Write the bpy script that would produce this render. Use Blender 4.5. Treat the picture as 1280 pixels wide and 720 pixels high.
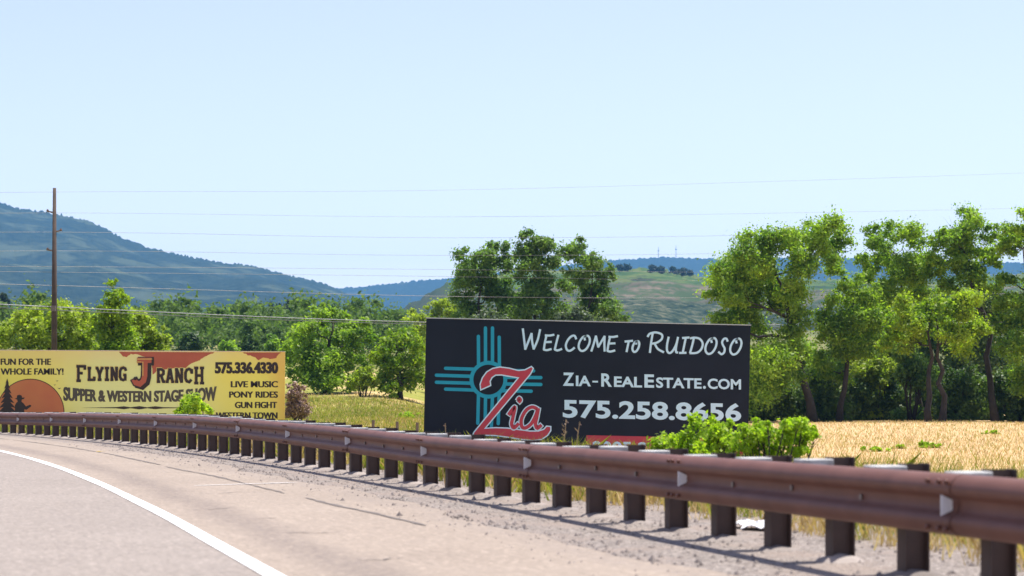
import bpy, bmesh, math, random
import numpy as np
from mathutils import Vector, Matrix
R = math.radians
random.seed(7)
rng = np.random.default_rng(11)
scn = bpy.context.scene
for o in list(bpy.data.objects): bpy.data.objects.remove(o)
COL = scn.collection

# ------------------------------------------------------------------ camera
F = 2489.0            # focal length in photo pixels (70 mm on a 36 mm sensor)
HZ = 498.0            # horizon row
EYE = 0.98
cd = bpy.data.cameras.new('camera'); cam = bpy.data.objects.new('camera', cd); COL.objects.link(cam)
cam.location = (0, 0, EYE); cam.rotation_euler = (R(90), R(0.0), 0)
cd.lens = 70.0; cd.sensor_width = 36.0; cd.shift_y = (HZ - 360) / 1280.0
cd.clip_start = 0.1; cd.clip_end = 60000
cd.dof.use_dof = True; cd.dof.focus_distance = 48.0; cd.dof.aperture_fstop = 3.2
scn.camera = cam
# ------------------------------------------------------------------ light
SUN_EL, SUN_AZ = 72.0, 50.0       # azimuth clockwise from the view direction (+Y)
w = bpy.data.worlds.new('World'); scn.world = w; w.use_nodes = True
nt = w.node_tree; bg = nt.nodes['Background']
sky = nt.nodes.new('ShaderNodeTexSky'); sky.sky_type = 'NISHITA'; sky.sun_disc = False
sky.sun_elevation = R(SUN_EL); sky.sun_rotation = R(SUN_AZ)
sky.altitude = 0; sky.air_density = 1.0; sky.dust_density = .5; sky.ozone_density = 1.0
hs_ = nt.nodes.new('ShaderNodeHueSaturation'); hs_.inputs['Saturation'].default_value = .85; hs_.inputs['Hue'].default_value = .505
nt.links.new(sky.outputs[0], hs_.inputs['Color']); tn_ = nt.nodes.new('ShaderNodeMix'); tn_.data_type = 'RGBA'; tn_.blend_type = 'MULTIPLY'; tn_.inputs[0].default_value = 1; tn_.inputs[7].default_value = (1, .875, .92, 1)
nt.links.new(hs_.outputs[0], tn_.inputs[6]); nt.links.new(tn_.outputs[2], bg.inputs['Color']); bg.inputs['Strength'].default_value = 0.126
sd = bpy.data.lights.new('sun', 'SUN'); sun = bpy.data.objects.new('sun', sd); COL.objects.link(sun)
sd.energy = 4.6; sd.angle = R(0.53); sd.color = (1.0, 0.95, 0.87)
e, a = R(SUN_EL), R(SUN_AZ)
sv = Vector((math.cos(e)*math.sin(a), math.cos(e)*math.cos(a), math.sin(e)))
sun.rotation_euler = (-sv).to_track_quat('-Z', 'Y').to_euler()
sun.location = (40, 40, 80)
vs = scn.view_settings; vs.view_transform = 'Standard'; vs.look = 'None'; vs.gamma = 1.0; vs.use_curve_mapping = False
vs.exposure = 0.86
scn.cycles.transparent_max_bounces = 8

# ------------------------------------------------------------------ helpers
def at(px, py, d): return Vector(((px-640)/F*d, d, EYE+(HZ-py)/F*d))
def smooth(t): t = np.clip(t, 0, 1); return t*t*(3-2*t)
def tag(o, label=None, cat=None, group=None, kind=None):
    if label: o['label'] = label
    if cat: o['category'] = cat
    if group: o['group'] = group
    if kind: o['kind'] = kind
    return o
def empty(name, loc, rot=(0,0,0)):
    o = bpy.data.objects.new(name, None); o.location = loc; o.rotation_euler = rot
    o.empty_display_size = .3; COL.objects.link(o); return o
def link(name, me, mat, parent=None, smooth_=False):
    o = bpy.data.objects.new(name, me); COL.objects.link(o)
    if mat: me.materials.append(mat)
    if parent: o.parent = parent
    if smooth_: me.polygons.foreach_set('use_smooth', [True]*len(me.polygons))
    return o
def copy_tree(o, parent=None):
    c = o.copy(); COL.objects.link(c)
    if parent: c.parent = parent
    for ch in list(o.children): copy_tree(ch, c)
    return c
class MB:
    def __init__(s): s.v = []; s.f = []
    def add(s, vs_, fs_):
        n = len(s.v); s.v += [tuple(p) for p in vs_]; s.f += [tuple(i+n for i in f) for f in fs_]
    def box(s, x0, x1, y0, y1, z0, z1, M=None):
        P = [Vector(p) for p in ((x0,y0,z0),(x1,y0,z0),(x1,y1,z0),(x0,y1,z0),(x0,y0,z1),(x1,y0,z1),(x1,y1,z1),(x0,y1,z1))]
        if M: P = [M @ p for p in P]
        s.add(P, [(0,3,2,1),(4,5,6,7),(0,1,5,4),(1,2,6,5),(2,3,7,6),(3,0,4,7)])
    def tube(s, pts, rad, n=6, cap=True):
        pts = [Vector(p) for p in pts]
        if not hasattr(rad, '__len__'): rad = [rad]*len(pts)
        V = []; Fc = []
        for i, p in enumerate(pts):
            t = (pts[min(i+1, len(pts)-1)] - pts[max(i-1, 0)])
            t = t.normalized() if t.length > 1e-9 else Vector((0,0,1))
            u = t.cross(Vector((0,0,1)) if abs(t.z) < .9 else Vector((1,0,0))).normalized(); v = t.cross(u)
            for k in range(n):
                a_ = 2*math.pi*k/n; V.append(p + (u*math.cos(a_)+v*math.sin(a_))*rad[i])
        for i in range(len(pts)-1):
            for k in range(n):
                a_, b_ = i*n+k, i*n+(k+1) % n
                Fc.append((a_, b_, b_+n, a_+n))
        if cap: Fc.append(tuple(range(n-1, -1, -1))); Fc.append(tuple(range((len(pts)-1)*n, len(pts)*n)))
        s.add(V, Fc)
    def mesh(s, name):
        me = bpy.data.meshes.new(name); me.from_pydata(s.v, [], s.f); me.update(); return me
    def build(s, name, mat, parent=None, smooth_=False): return link(name, s.mesh(name), mat, parent, smooth_)
def npmesh(name, V, nper):
    """V: (n, nper, 3) separate polygons"""
    n = len(V); me = bpy.data.meshes.new(name)
    me.vertices.add(n*nper); me.vertices.foreach_set('co', V.astype(np.float32).ravel())
    me.loops.add(n*nper); me.loops.foreach_set('vertex_index', np.arange(n*nper, dtype=np.int32))
    me.polygons.add(n); me.polygons.foreach_set('loop_start', np.arange(0, n*nper, nper, dtype=np.int32))
    me.update(calc_edges=True); return me

# ------------------------------------------------------------------ materials
def new_mat(name):
    m = bpy.data.materials.new(name); m.use_nodes = True; t = m.node_tree
    return m, t, t.nodes['Principled BSDF']
def nd(t, typ, **kw):
    n = t.nodes.new(typ)
    for k, v in kw.items():
        if k.startswith('i_'):
            key = k[2:]; key = int(key) if key.isdigit() else key.replace('_', ' ')
            n.inputs[key].default_value = v
        else: setattr(n, k, v)
    return n
def ramp(t, fac, stops):
    n = t.nodes.new('ShaderNodeValToRGB'); el = n.color_ramp.elements
    while len(el) < len(stops): el.new(.5)
    for e_, (p, c) in zip(el, stops): e_.position = p; e_.color = (*c, 1)
    t.links.new(fac, n.inputs[0]); return n.outputs[0]
def noise(t, vec, scale, detail=4, rough=.55):
    n = nd(t, 'ShaderNodeTexNoise'); n.inputs['Scale'].default_value = scale; n.inputs['Detail'].default_value = detail; n.inputs['Roughness'].default_value = rough
    if vec is not None: t.links.new(vec, n.inputs['Vector'])
    return n.outputs['Fac']
def mixc(t, fac, a_, b_, mode='MIX'):
    n = nd(t, 'ShaderNodeMix', data_type='RGBA', blend_type=mode)
    for s_, v in ((0, fac), (6, a_), (7, b_)):
        if isinstance(v, (int, float)): n.inputs[s_].default_value = v
        elif isinstance(v, tuple): n.inputs[s_].default_value = (*v, 1)
        else: t.links.new(v, n.inputs[s_])
    return n.outputs[2]
def mth(t, op, a_, b_=0.0, c_=None):
    n = nd(t, 'ShaderNodeMath', operation=op)
    for i, v in enumerate((a_, b_, c_)):
        if v is None: continue
        if isinstance(v, (int, float)): n.inputs[i].default_value = v
        else: t.links.new(v, n.inputs[i])
    return n.outputs[0]
def sstep(t, x, lo, hi):
    n = nd(t, 'ShaderNodeMapRange', interpolation_type='SMOOTHSTEP'); t.links.new(x, n.inputs[0])
    n.inputs[1].default_value = lo; n.inputs[2].default_value = hi; return n.outputs[0]
def bump(t, b, h, strength=.3, dist=.02):
    n = nd(t, 'ShaderNodeBump'); n.inputs['Strength'].default_value = strength; n.inputs['Distance'].default_value = dist
    t.links.new(h, n.inputs['Height']); t.links.new(n.outputs[0], b.inputs['Normal'])
def simple(name, c1, c2=None, scale=4.0, rough=.7, metal=0.0, bmp=0.0, spec=.5):
    m, t, b = new_mat(name); b.inputs['Roughness'].default_value = rough; b.inputs['Metallic'].default_value = metal
    b.inputs['Specular IOR Level'].default_value = spec
    tc = nd(t, 'ShaderNodeTexCoord').outputs['Object']
    f = noise(t, tc, scale, 5)
    t.links.new(ramp(t, f, [(.3, c1), (.7, c2 or tuple(min(1, x*1.25) for x in c1))]), b.inputs['Base Color'])
    if bmp: bump(t, b, noise(t, tc, scale*6, 4), bmp, .01)
    return m
def leafmat(name, dark, mid, lite, trans=.46, tscale=1.6, spec=.25):
    m, t, b = new_mat(name); g = nd(t, 'ShaderNodeNewGeometry')
    c = ramp(t, g.outputs['Random Per Island'], [(0, dark), (.5, mid), (1, lite)])
    tc = nd(t, 'ShaderNodeTexCoord').outputs['Object']
    c = mixc(t, .5, c, ramp(t, noise(t, tc, .45, 2), [(.35, dark), (.65, lite)]))
    b.inputs['Roughness'].default_value = .5; b.inputs['Specular IOR Level'].default_value = spec
    t.links.new(c, b.inputs['Base Color'])
    tr = nd(t, 'ShaderNodeBsdfTranslucent')
    t.links.new(mixc(t, 1.0, c, (1.08*tscale, 1.25*tscale, .42*tscale), 'MULTIPLY'), tr.inputs['Color'])
    mx = nd(t, 'ShaderNodeMixShader'); mx.inputs[0].default_value = trans
    t.links.new(b.outputs[0], mx.inputs[1]); t.links.new(tr.outputs[0], mx.inputs[2])
    t.links.new(mx.outputs[0], t.nodes['Material Output'].inputs['Surface'])
    return m
M = {}
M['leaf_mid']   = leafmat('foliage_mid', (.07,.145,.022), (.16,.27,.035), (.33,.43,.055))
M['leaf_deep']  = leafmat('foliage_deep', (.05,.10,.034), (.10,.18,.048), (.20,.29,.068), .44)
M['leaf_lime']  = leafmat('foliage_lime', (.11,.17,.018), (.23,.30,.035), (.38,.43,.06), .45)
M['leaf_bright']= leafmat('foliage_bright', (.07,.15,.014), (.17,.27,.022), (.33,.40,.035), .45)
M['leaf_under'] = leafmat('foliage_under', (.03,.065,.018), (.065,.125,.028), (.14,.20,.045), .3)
M['leaf_grey']  = leafmat('foliage_grey', (.05,.075,.05), (.085,.12,.075), (.14,.18,.10), .3)
M['leaf_shrub'] = leafmat('foliage_shrub', (.13,.23,.015), (.28,.41,.03), (.48,.56,.06), .45)
M['leaf_far']   = leafmat('foliage_far', (.045,.085,.03), (.085,.145,.042), (.17,.23,.07), .35, spec=.05)
M['leaf_conif'] = leafmat('foliage_conifer', (.015,.03,.016), (.025,.045,.022), (.045,.07,.03), .15)
M['twig_dead']  = leafmat('dead_twigs', (.25,.15,.12), (.36,.23,.19), (.46,.32,.27), .2, .9)
M['grass_dry']  = leafmat('grass_dry', (.46,.305,.15), (.60,.42,.225), (.72,.53,.31), .3, .9)
M['grass_green']= leafmat('grass_green', (.12,.17,.025), (.22,.26,.035), (.42,.36,.09), .4, 1.1)
M['bark']   = simple('bark', (.022,.017,.014), (.05,.04,.032), 3, .9, bmp=.6)
M['pole']   = simple('pole_wood', (.045,.03,.024), (.085,.055,.042), 3, .85, bmp=.3)
M['rail']   = simple('weathering_steel', (.112,.046,.033), (.155,.068,.050), 3.5, .58, bmp=.06, spec=.28)
M['post']   = simple('post_steel', (.055,.034,.028), (.085,.052,.042), 5, .7)
M['block']  = simple('blockout_wood', (.16,.15,.14), (.58,.58,.57), 9, .8)
M['bolt']   = simple('bolt_steel', (.10,.07,.06), (.2,.16,.15), 20, .5)
M['refl']   = simple('reflector_white', (.72,.72,.74), (.82,.82,.84), 10, .4)
M['frame']  = simple('sign_timber', (.10,.08,.06), (.16,.13,.10), 4, .85)
M['navy']   = simple('sign_navy', (.005,.009,.020), (.010,.015,.030), .8, .6, spec=.25)
M['teal']   = simple('sign_teal', (.0,.30,.46), (.005,.34,.50), 3, .55)
M['red']    = simple('sign_red', (.46,.035,.065), (.52,.045,.075), 3, .55)
M['pale']   = simple('sign_pale', (.55,.77,.94), (.60,.82,.97), 3, .55)
M['ink']    = simple('sign_ink', (.016,.009,.009), (.024,.014,.012), 3, .6)
M['inkgrey']= simple('sign_ink_faded', (.05,.048,.035), (.075,.07,.05), 3, .6)
M['brick']  = simple('sign_brick', (.34,.075,.038), (.40,.10,.05), 1.5, .6)
M['sunset'] = simple('sign_sunset', (.44,.12,.05), (.52,.19,.06), .5, .6)
M['gold']   = simple('sign_gold', (.55,.42,.10), (.65,.50,.15), 3, .6)
M['wire']   = simple('wire_metal', (.20,.21,.22), (.28,.29,.30), 3, .5, .2)
M['insul']  = simple('insulator', (.10,.06,.05), (.16,.10,.08), 3, .4)
M['sheet']  = simple('plastic_sheet', (.66,.67,.70), (.80,.80,.82), 6, .5)
M['house']  = simple('house_wall', (.45,.42,.38), (.52,.49,.44), 1, .8)
M['roofw']  = simple('roof_metal', (.68,.68,.68), (.8,.8,.8), 1, .5)
M['glass']  = simple('window_glass', (.02,.025,.03), (.04,.045,.05), 2, .1)
M['stone']  = simple('pebbles', (.15,.125,.11), (.34,.29,.26), 1.2, .9)
M['mast']   = simple('mast_steel', (.30,.28,.28), (.4,.38,.38), 1, .6)

# ------------------------------------------------------------------ road alignment (rail line is offset 0; + is away from the road)
P0 = (2.2126, 10.069, .26544, 1.1696e-3, 7.226e-5)
SS = np.arange(-40, 110.01, .05)
def heading(s):
    s_ = np.clip(s, -6, 75); return P0[2] + P0[3]*s_ + P0[4]*s_*s_
th = heading(SS); i0 = int(np.argmin(abs(SS)))
XX = -np.cumsum(np.sin(th))*.05; YY = np.cumsum(np.cos(th))*.05
XX += P0[0]-XX[i0]; YY += P0[1]-YY[i0]
def road(s, off, z=0.0):
    x = np.interp(s, SS, XX); y = np.interp(s, SS, YY); h = heading(s)
    return np.stack([x+np.cos(h)*off, y+np.sin(h)*off, np.zeros_like(x)+z], -1)
def rail_off(x, y):
    """signed distance to the rail line"""
    x = np.asarray(x, float); y = np.asarray(y, float)
    i = np.searchsorted(YY, y).clip(0, len(YY)-1)
    return (x-XX[i])*np.cos(th[i])
def ground(x, y):
    x = np.asarray(x, float); y = np.asarray(y, float)
    off = rail_off(x, y)
    z = -.03 - .42*smooth((off-2.5)/10) + np.where(off < -.3, -.12, 0)
    px = 640 + F*x/np.maximum(y, 5.)
    k = smooth((640-px)/180)
    left = np.interp(y, [0, 82, 105, 135, 250, 600, 1200, 2500, 9000], [0, 0, .75, 2.0, 6.5, 20, 45, 92, 150])
    right = np.interp(y, [0, 122, 200, 400, 700, 1200, 2500, 9000], [0, 0, 1.2, 8, 22, 45, 92, 150])
    far = smooth((y-60)/60)
    z = z + left*k + right*(1-k) + far*(.12*np.sin(x*.13+y*.05)+.1*np.sin(x*.31-y*.11))*.6
    return z
def gz(x, y): return float(ground(x, y))

# ground sheet
def graded(lo, hi, fine_lo, fine_hi, step, grow=1.12):
    a_ = list(np.arange(fine_lo, fine_hi+1e-6, step)); s = step
    while a_[-1] < hi: s *= grow; a_.append(min(a_[-1]+s, hi))
    s = step
    while a_[0] > lo: s *= grow; a_.insert(0, max(a_[0]-s, lo))
    return np.array(a_)
def grid_mesh(name, G):
    ny, nx = G.shape[:2]; me = bpy.data.meshes.new(name)
    idx = np.arange(ny*nx).reshape(ny, nx)
    q = np.stack([idx[:-1,:-1], idx[:-1,1:], idx[1:,1:], idx[1:,:-1]], -1).reshape(-1, 4)
    me.vertices.add(ny*nx); me.vertices.foreach_set('co', G.astype(np.float32).ravel())
    me.loops.add(q.size); me.loops.foreach_set('vertex_index', q.ravel().astype(np.int32))
    me.polygons.add(len(q)); me.polygons.foreach_set('loop_start', np.arange(0, q.size, 4, dtype=np.int32))
    me.update(calc_edges=True); me.polygons.foreach_set('use_smooth', [True]*len(q)); return me
gx = graded(-6100, 6100, -45, 60, .8); gy = graded(-300, 6700, -5, 150, .8)
GX, GY = np.meshgrid(gx, gy); G = np.stack([GX, GY, ground(GX, GY)], -1)
m, t, b = new_mat('field_ground'); M['ground'] = m
pos = nd(t, 'ShaderNodeNewGeometry').outputs['Position']
sep = nd(t, 'ShaderNodeSeparateXYZ'); t.links.new(pos, sep.inputs[0])
n1 = noise(t, pos, .09, 5); n2 = noise(t, pos, 1.1, 5); n3 = noise(t, pos, 7, 4)
dry = ramp(t, n2, [(.25, (.46,.31,.15)), (.5, (.60,.41,.215)), (.75, (.69,.49,.275))])
grn = ramp(t, n2, [(.25, (.14,.17,.03)), (.55, (.25,.27,.045)), (.75, (.38,.34,.09))])
meadow = mth(t, 'SUBTRACT', sstep(t, sep.outputs[1], 62, 80), sstep(t, sep.outputs[0], -6, 6))
nearband = mth(t, 'SUBTRACT', 1.0, sstep(t, sep.outputs[1], 36, 50))
gf = mth(t, 'ADD', mth(t, 'MAXIMUM', mth(t, 'MULTIPLY', meadow, .38), mth(t, 'MULTIPLY', nearband, .36)), mth(t, 'MULTIPLY', mth(t, 'SUBTRACT', n1, .5), 1.5))
c = mixc(t, sstep(t, gf, .1, .38), dry, grn)
farw = ramp(t, noise(t, pos, .02, 5), [(.35, (.05,.075,.02)), (.5, (.11,.14,.035)), (.65, (.24,.21,.085))])
c = mixc(t, sstep(t, sep.outputs[1], 150, 230), c, farw)
c = mixc(t, mth(t, 'MULTIPLY', n3, .35), c, (.20,.13,.06))
t.links.new(c, b.inputs['Base Color']); b.inputs['Roughness'].default_value = .95; b.inputs['Specular IOR Level'].default_value = .1
bump(t, b, n3, .6, .12)
tag(link('ground', grid_mesh('ground', G), m), kind='structure')

# ------------------------------------------------------------------ road strips
def strip(name, s0, s1, offs, z, mat, ds=.5, wob=None, zs=None):
    s = np.arange(s0, s1+1e-6, ds); Gs = []
    for j, o_ in enumerate(offs):
        oo = np.full_like(s, o_) + (wob[j](s) if wob and wob[j] else 0)
        Gs.append(road(s, oo, z if zs is None else zs[j]))
    G_ = np.stack(Gs, 1); me = grid_mesh(name, G_)
    uv = me.uv_layers.new(name='lane'); nv = np.stack([np.repeat(s[:, None], len(offs), 1), np.repeat(np.array(offs)[None], len(s), 0)], -1).reshape(-1, 2)
    li = np.zeros(len(me.loops), dtype=np.int32); me.loops.foreach_get('vertex_index', li)
    uv.data.foreach_set('uv', nv[li].astype(np.float32).ravel())
    return tag(link(name, me, mat), kind='structure')
# gravel
m, t, b = new_mat('gravel'); pos = nd(t, 'ShaderNodeNewGeometry').outputs['Position']
vor = nd(t, 'ShaderNodeTexVoronoi'); vor.inputs['Scale'].default_value = 38; t.links.new(pos, vor.inputs['Vector'])
c = ramp(t, vor.outputs['Color'], [(0, (.115,.097,.085)), (.5, (.215,.18,.158)), (1, (.40,.35,.31))])
c = mixc(t, sstep(t, noise(t, pos, 1.3, 4), .4, .7), c, (.27,.215,.18))
t.links.new(c, b.inputs['Base Color']); b.inputs['Roughness'].default_value = .95
bump(t, b, vor.outputs['Distance'], .8, .03); M['gravel'] = m
wobble = lambda a1, p1: (lambda s: .10*np.sin(s*.55+a1)+.07*np.sin(s*1.7+p1)+.04*np.sin(s*4.1+a1))
strip('gravel_verge', -36, 90, [-1.6, -.4, .5, 1.6, 2.6, 4.5], 0.0, M['gravel'], zs=[-.004, 0, .002, -.005, -.04, -.30], wob=[None, None, None, None, wobble(.3, 1.0), None])
# asphalt
def asphalt(name, base, lite, grain=1.0, bands=()):
    m, t, b = new_mat(name)
    uv = nd(t, 'ShaderNodeUVMap', uv_map='lane').outputs[0]; s_ = nd(t, 'ShaderNodeSeparateXYZ'); t.links.new(uv, s_.inputs[0])
    pos = nd(t, 'ShaderNodeNewGeometry').outputs['Position']
    vor = nd(t, 'ShaderNodeTexVoronoi'); vor.inputs['Scale'].default_value = 34; t.links.new(pos, vor.inputs['Vector'])
    sp = noise(t, pos, 30, 4, .75)
    c = ramp(t, noise(t, pos, .7, 5), [(.3, base), (.7, lite)])
    c = mixc(t, mth(t, 'MULTIPLY', sstep(t, vor.outputs['Color'], .62, .95), .5*grain), c, tuple(x*1.5 for x in lite))
    c = mixc(t, mth(t, 'MULTIPLY', sstep(t, sp, .52, .72), .55*grain), c, tuple(x*.52 for x in base))
    cv = nd(t, 'ShaderNodeCombineXYZ'); t.links.new(mth(t, 'MULTIPLY', s_.outputs[0], .13), cv.inputs[0]); t.links.new(s_.outputs[1], cv.inputs[1])
    mo = mth(t, 'ADD', mth(t, 'MULTIPLY', noise(t, cv.outputs[0], 26, 6, .8), .7), mth(t, 'MULTIPLY', noise(t, pos, 11, 6, .8), .3))
    c = mixc(t, mth(t, 'MULTIPLY', sstep(t, mo, .50, .66), .62), c, tuple(x*.62 for x in base)); c = mixc(t, mth(t, 'MULTIPLY', mth(t, 'SUBTRACT', 1.0, sstep(t, mo, .33, .49)), .6), c, tuple(min(1, x*1.4) for x in lite))
    c = mixc(t, mth(t, 'MULTIPLY', sstep(t, noise(t, pos, .35, 4, .6), .48, .7), .3), c, tuple(x*.75 for x in base))
    for (cen, wid, amt, col) in bands:
        wv = mth(t, 'ADD', s_.outputs[1], mth(t, 'MULTIPLY', mth(t, 'SUBTRACT', noise(t, pos, .5, 2), .5), .35))
        dist = mth(t, 'ABSOLUTE', mth(t, 'SUBTRACT', wv, cen))
        k = mth(t, 'SUBTRACT', 1.0, sstep(t, dist, 0.0, wid))
        k = mth(t, 'MULTIPLY', mth(t, 'MULTIPLY', k, amt), sstep(t, noise(t, pos, 16.0, 4, .7), .25, .7))
        c = mixc(t, k, c, col)
    t.links.new(c, b.inputs['Base Color']); b.inputs['Roughness'].default_value = .9; b.inputs['Specular IOR Level'].default_value = .25
    bump(t, b, sp, .5, .008); return m
M['lane'] = asphalt('asphalt_lane', (.222,.190,.165), (.268,.230,.20), 1.4)
M['shoulder'] = asphalt('asphalt_shoulder', (.250,.203,.163), (.30,.245,.198), 1.2, [(-2.68, .36, .8, (.15,.122,.108)), (-1.0, .3, .5, (.22,.185,.165))])
strip('road_shoulder', -36, 90, [-3.12, -2.4, -1.6, -.85], .012, M['shoulder'], wob=[None, None, None, wobble(2., .2)])
strip('road', -36, 90, [-11.5, -7, -3.12], .0125, M['lane'])
def paintmat():
    m, t, b = new_mat('road_paint'); pos = nd(t, 'ShaderNodeNewGeometry').outputs['Position']
    t.links.new(ramp(t, noise(t, pos, 9, 6), [(.25, (.60,.57,.54)), (.45, (.82,.81,.79))]), b.inputs['Base Color']); b.inputs['Roughness'].default_value = .7; return m
M['paint'] = paintmat()
w1 = lambda s: .004*np.sin(s*1.1); w2 = lambda s: .004*np.sin(s*.9+1)
strip('edge_line', -36, 90, [-3.245, -3.13], .018, M['paint'], ds=.2, wob=[w1, w2])
strip('opposite_edge_line', -36, 90, [-11.2, -11.07], .018, M['paint'])
M['tar'] = simple('crack_sealant', (.075,.06,.052), (.16,.13,.11), 9, .8)
def ribbon(name, pts, wid, z, mat):
    pts = [Vector(p) for p in pts]; V = []; n = len(pts)
    for i, p in enumerate(pts):
        tt = (pts[min(i+1, n-1)]-pts[max(i-1, 0)]).normalized(); u = Vector((-tt.y, tt.x, 0))
        w_ = wid*(.3+1.2*random.random())*(.25 if i in (0, n-1) else 1)
        V += [Vector((p.x, p.y, z))+u*w_/2, Vector((p.x, p.y, z))-u*w_/2]
    me = bpy.data.meshes.new(name); me.from_pydata([tuple(v) for v in V], [], [(2*i, 2*i+1, 2*i+3, 2*i+2) for i in range(n-1)])
    return tag(link(name, me, mat), kind='structure')
def onroad(px, py): d = (EYE-.016)*F/(py-HZ); return Vector(((px-640)/F*d, d, 0))
def crackpts(s0, s1, o0, o1, st=.25):
    s = np.arange(s0, s1, st); o_ = np.interp(s, [s0, s1], [o0, o1]) + .03*np.cumsum(rng.normal(0, .5, len(s)))*.6
    return [tuple(p) for p in road(s, o_)]
for a_ in ((11.0, 19.6, -1.60, -1.68), (5.6, 10.2, -1.42, -1.56), (20.2, 41, -1.68, -1.6)):
    ribbon('road_crack', crackpts(*a_), .05, .0165, M['tar'])
for (xa, ya, xb, yb) in ((232,617,330,615),(232,637,302,635),(312,649,346,647),(356,667,428,664),(446,701,505,697),(300,580,326,578)):
    A, B = onroad(xa, ya), onroad(xb, yb); n = 7
    ribbon('road_crack', [A.lerp(B, i/n)+Vector((0, random.uniform(-.09, .09), 0)) for i in range(n+1)], .022, .0172, M['tar'])
A, B = onroad(243, 607), onroad(372, 603)
M['scuff'] = simple('paint_scuff', (.46,.42,.39), (.62,.58,.55), 5, .8)
ribbon('road_scuff', [A.lerp(B, i/6) for i in range(7)], .14, .0178, M['scuff'])
M['yellowmark'] = simple('yellow_mark', (.62,.40,.06), (.7,.5,.1), 5, .8)
ribbon('road_mark', [onroad(121, 564.5), onroad(126, 564), onroad(131, 564)], .22, .0178, M['yellowmark'])
# pebbles
ns = 5200; s = rng.uniform(-4, 34, ns); o_ = np.where(rng.random(ns) < .75, rng.uniform(-1.0, 2.7, ns), rng.uniform(-1.5, -.7, ns))
P = road(s, o_); r = rng.uniform(.006, .02, ns)*np.where(rng.random(ns) < .05, 1.8, 1)
oc = np.array([(1,0,0),(0,1,0),(-1,0,0),(0,-1,0),(0,0,1),(0,0,-.4)], float)
fc = [(0,1,4),(1,2,4),(2,3,4),(3,0,4),(1,0,5),(2,1,5),(3,2,5),(0,3,5)]
VV = P[:, None]+oc[None]*(r[:, None, None]*rng.uniform(.6, 1.4, (ns, 6, 1))); VV[:, :, 2] += .002
T = np.concatenate([VV[:, f] for f in fc], 0)
mt_ = []
for i in range(22*4+1):
    s_i = -5*3.81+i*3.81/4
    if not -6 < s_i < 52: continue
    c_ = road(np.array(s_i), np.array(.27)); K = 14; hh = random.uniform(.025, .05); rr_ = [random.uniform(.15, .23) for _ in range(K)]
    ring = lambda f, z: np.array([[c_[0]+r_*f*math.cos(6.283*k/K), c_[1]+r_*f*math.sin(6.283*k/K), z+random.uniform(-.006, .006)] for k, r_ in enumerate(rr_)])
    A_, B_, C0 = ring(1, -.01), ring(.62, hh*.55), np.array([c_[0], c_[1], hh])
    for k in range(K):
        k1 = (k+1) % K; mt_ += [[A_[k], A_[k1], B_[k1]], [A_[k], B_[k1], B_[k]], [B_[k], B_[k1], C0]]
T = np.concatenate([T, np.array(mt_)], 0)
me = npmesh('loose_gravel', T, 3)
tag(link('loose_gravel', me, M['stone']), kind='stuff', label='loose pale stones scattered over the gravel verge', cat='gravel')

# ------------------------------------------------------------------ guardrail
ZRS = [-30,0,3.81,7.6,11.4,15.2,19,22.9,26.7,30.5,34.3,38.1,41.9,45.7,90]; ZRV = [-.012,-.010,-.026,-.036,-.030,.0,.02,.04,.045,.04,.032,.018,.0,-.03,-.03]
def zrail(s): return float(np.interp(s, ZRS, ZRV))
PITCH = 3.81/4; S0 = -5*3.81; NP = 22
root = empty('guardrail', tuple(road(np.array(0.), np.array(0.))))
tag(root, 'rusty brown steel guardrail with white reflectors curving along the road shoulder', 'guardrail')
RL = root.location.copy()
# W profile: (protrusion toward the road, height)
Hc = .456
prof = [(.0,.156),(.020,.152),(.046,.140),(.066,.122),(.078,.101),(.083,.082),(.076,.062),(.056,.046),(.038,.034),(.030,.020),(.030,0),(.030,-.020),(.038,-.034),(.056,-.046),(.076,-.062),(.083,-.082),(.078,-.101),(.066,-.122),(.046,-.140),(.020,-.152),(.0,-.156)]
def beam(s0, s1, shift):
    s = np.linspace(s0, s1, 14); V = []; n = len(prof)
    for layer in (0, 1):
        for q in s:
            for (p_, h_) in prof:
                o_ = -(p_ + shift) + (.0035 if layer else 0)
                x = road(np.array(q), np.array(o_), Hc+zrail(q)+h_*(1 if not layer else .985)); V.append(Vector(x)-RL)
    Fc = []; L = len(s)*n
    for i in range(len(s)-1):
        for j in range(n-1):
            a_ = i*n+j; Fc.append((a_, a_+1, a_+n+1, a_+n)); Fc.append((L+a_, L+a_+n, L+a_+n+1, L+a_+1))
    mb = MB(); mb.add(V, Fc)
    for i in range(len(s)-1):   # close top and bottom lips
        for j in (0, n-1):
            a_, b_ = i*n+j, (i+1)*n+j; mb.f.append((a_, b_, L+b_, L+a_))
    return mb
for k in range(NP):
    s0 = S0+k*3.81
    mb = beam(s0-.16, s0+3.81+.16, .0045*(k % 2))
    if k % 2:
        for q in (s0-.13, s0-.05, s0+.07, s0+3.74, s0+3.86, s0+3.94):
            for z in (.118, -.118):
                c0 = Vector(road(np.array(q), np.array(-.079), Hc+zrail(q)+z))-RL; c1 = Vector(road(np.array(q), np.array(-.097), Hc+zrail(q)+z))-RL
                mb.tube([c0, c1], .014, 6)
    bo = mb.build('rail_beam', M['rail'], root, True)
def frame_at(s, off=0., z=0.):
    p = Vector(road(np.array(s), np.array(off), z))-RL; h = float(heading(s))
    # local x: along the road (forward), local y: toward the road
    X = Vector((-math.sin(h), math.cos(h), 0)); Yv = Vector((-math.cos(h), -math.sin(h), 0))
    return Matrix((( X.x, Yv.x, 0, p.x), (X.y, Yv.y, 0, p.y), (0, 0, 1, p.z), (0, 0, 0, 1)))
pm = MB()   # I section: y from -.352 to -.202 (behind the block)
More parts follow.
